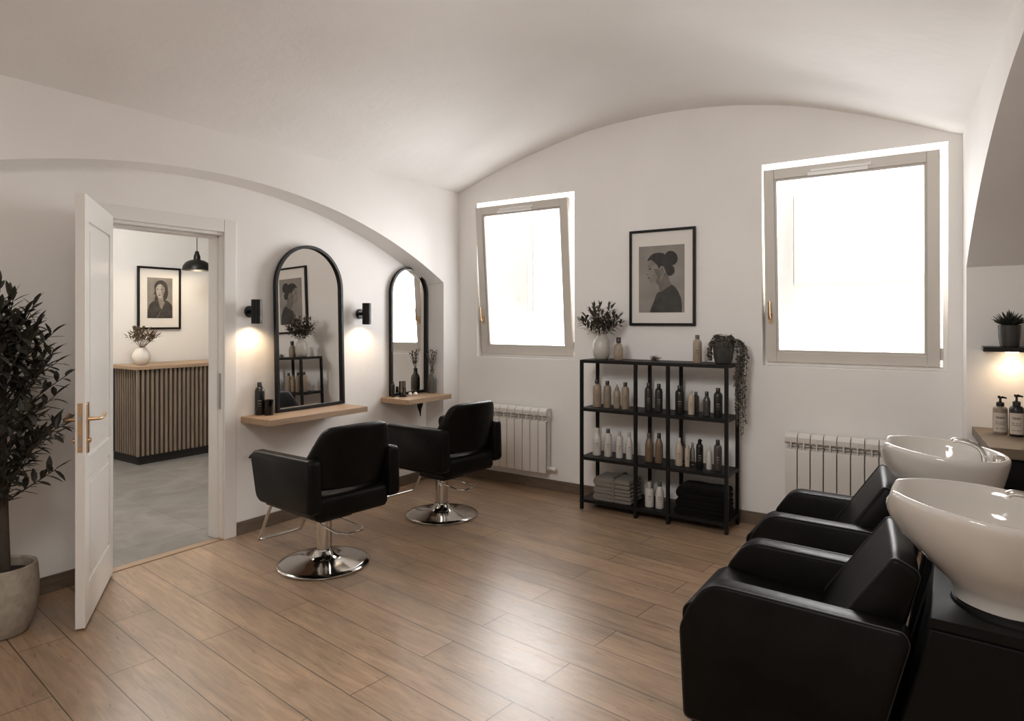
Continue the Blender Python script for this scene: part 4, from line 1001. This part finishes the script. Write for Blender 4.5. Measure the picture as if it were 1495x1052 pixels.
for i in range(30):
    a = i*2.4; e = rnd.uniform(.1,1)**.6; tip = Vector((math.cos(a)*.17*e, math.sin(a)*.17*e, .27+.10*math.cos(e*1.4)))
    sprig(ml, mb, (0,0,.16), tip, 7, .055, .018, rnd, .002, .08, .55, .45)
ml.build('foliage', 'leaf_dry', t, smooth=0); mb.build('stems', 'leaf_dry', t)
p = at_x(287.6, 394.5, -6.9)
t = thing('pendant_lamp', 'black dome pendant lamp over the reception counter', 'lamp', (-6.9, p.y, p.z))
m = MB(); m.lathe([(.150,0),(.150,.012),(.140,.05),(.115,.085),(.075,.108),(.035,.118),(.034,.117),(.074,.105),(.112,.082),(.136,.048),(.146,.012),(.146,0)], n=36, cap0=False, cap1=False); m.build('lamp_shade', 'black_satin', t)
m = MB(); m.lathe([(.036,.115),(.034,.16),(.026,.175),(.018,.21),(.006,.215)], n=20); m.build('socket', 'black_satin', t)
m = MB(); m.tube([(0,0,.21),(0,0,2.95-p.z)], .004, 8); m.build('cord', 'black_satin', t)
m = MB(); m.lathe([(.004,.03),(.03,.04),(.038,.065),(.03,.09),(.015,.11),(.013,.118)], n=18); m.build('bulb', 'bulb_emit', t)
def add_light(name, kind, loc, energy, color, **k):
    l = bpy.data.lights.new(name, kind); l.energy = energy; l.color = color
    for a, b in k.items(): setattr(l, a, b)
    o = bpy.data.objects.new(name, l); col.objects.link(o); o.location = loc; return o
add_light('pendant_light', 'POINT', (-6.9,p.y,p.z+.02), 2.0, (1,.80,.56), shadow_soft_size=.03)
# added ceiling lamp, out of view, to light the reception room
t = thing('added_ceiling_lamp', 'added round white lamp, unseen, lighting the reception room', 'lamp', (-5.7, 2.6, 2.95))
m = MB(); m.lathe([(.20,0),(.20,-.05),(.17,-.07),(.002,-.075)], n=32); m.build('diffuser', mat('ceil_emit', (1,1,1), .5, emit=((1,.95,.88), 3)), t)
add_light('reception_fill', 'POINT', (-5.7,2.6,2.75), 17, (1,.965,.92), shadow_soft_size=.2)  # fill for the reception room, goes with the added lamp
# warm wall-washer low behind the counter's near end
add_light('reception_washer', 'POINT', (-7.2,2.75,1.55), 1.0, (1,.74,.46), shadow_soft_size=.05)

# ------------------------------------------------------------------ daylight, camera, view
w = bpy.data.worlds.new('World'); S.world = w; w.use_nodes = True
bg = w.node_tree.nodes['Background']; bg.inputs[0].default_value = (1.0, .985, .96, 1); bg.inputs[1].default_value = .8
w.cycles.sampling_method = 'AUTOMATIC'

for w_, e_ in ((W1, 10), (W2, 9.5)):     # daylight entering through the two window openings
    o = add_light('daylight', 'AREA', ((w_[0]+w_[1])/2, YB+.142, (w_[2]+w_[3])/2), e_, (1,.993,.99), shape='RECTANGLE', size=w_[1]-w_[0]-.02, size_y=w_[3]-w_[2]-.02)
    o.rotation_euler = (-PI/2, 0, 0)
for (c_, tilt, sx_, sy_), e_ in zip(SASH, (2.8, 2.0)):     # added fill just inside the panes, brightening pier and vault
    o = add_light('pane_fill', 'AREA', c_, e_, (1,.993,.99), shape='RECTANGLE', size=sx_, size_y=sy_)
    o.rotation_euler = (-PI/2 + tilt, 0, 0)
# added round fill light out of view overhead, lifting the dim salon
add_light('salon_fill', 'AREA', (-.9, .2, 2.9), 11, (1,.97,.935), shape='DISK', size=1.0)
o = add_light('back_wall_fill', 'SPOT', (-1.5, .25, 2.7), 37, (1,.975,.95), spot_size=R(74), spot_blend=1, shadow_soft_size=.35); o.rotation_euler = (Vector((-1.35,4.82,1.75)) - o.location).to_track_quat('-Z','Y').to_euler()  # added soft spot without a fixture, brightens the back wall

cd = bpy.data.cameras.new('camera'); cam = bpy.data.objects.new('camera', cd); col.objects.link(cam)
cam.location = CAM; cam.rotation_euler = (PI/2, 0, YAW); cd.sensor_width = 36; cd.lens = 36*F/1495; cd.shift_y = (HY-526)/1495
cd.clip_start = .02; cd.clip_end = 60
S.camera = cam
S.view_settings.view_transform = 'Standard'; S.view_settings.look = 'None'; S.view_settings.gamma = 1; S.view_settings.use_curve_mapping = False
S.view_settings.exposure = 2.08
S.cycles.max_bounces = 12; S.cycles.diffuse_bounces = 8; S.cycles.glossy_bounces = 6; S.cycles.transparent_max_bounces = 12
S.cycles.use_denoising = True; S.cycles.sample_clamp_indirect = 8; S.cycles.caustics_reflective = False; S.cycles.caustics_refractive = False
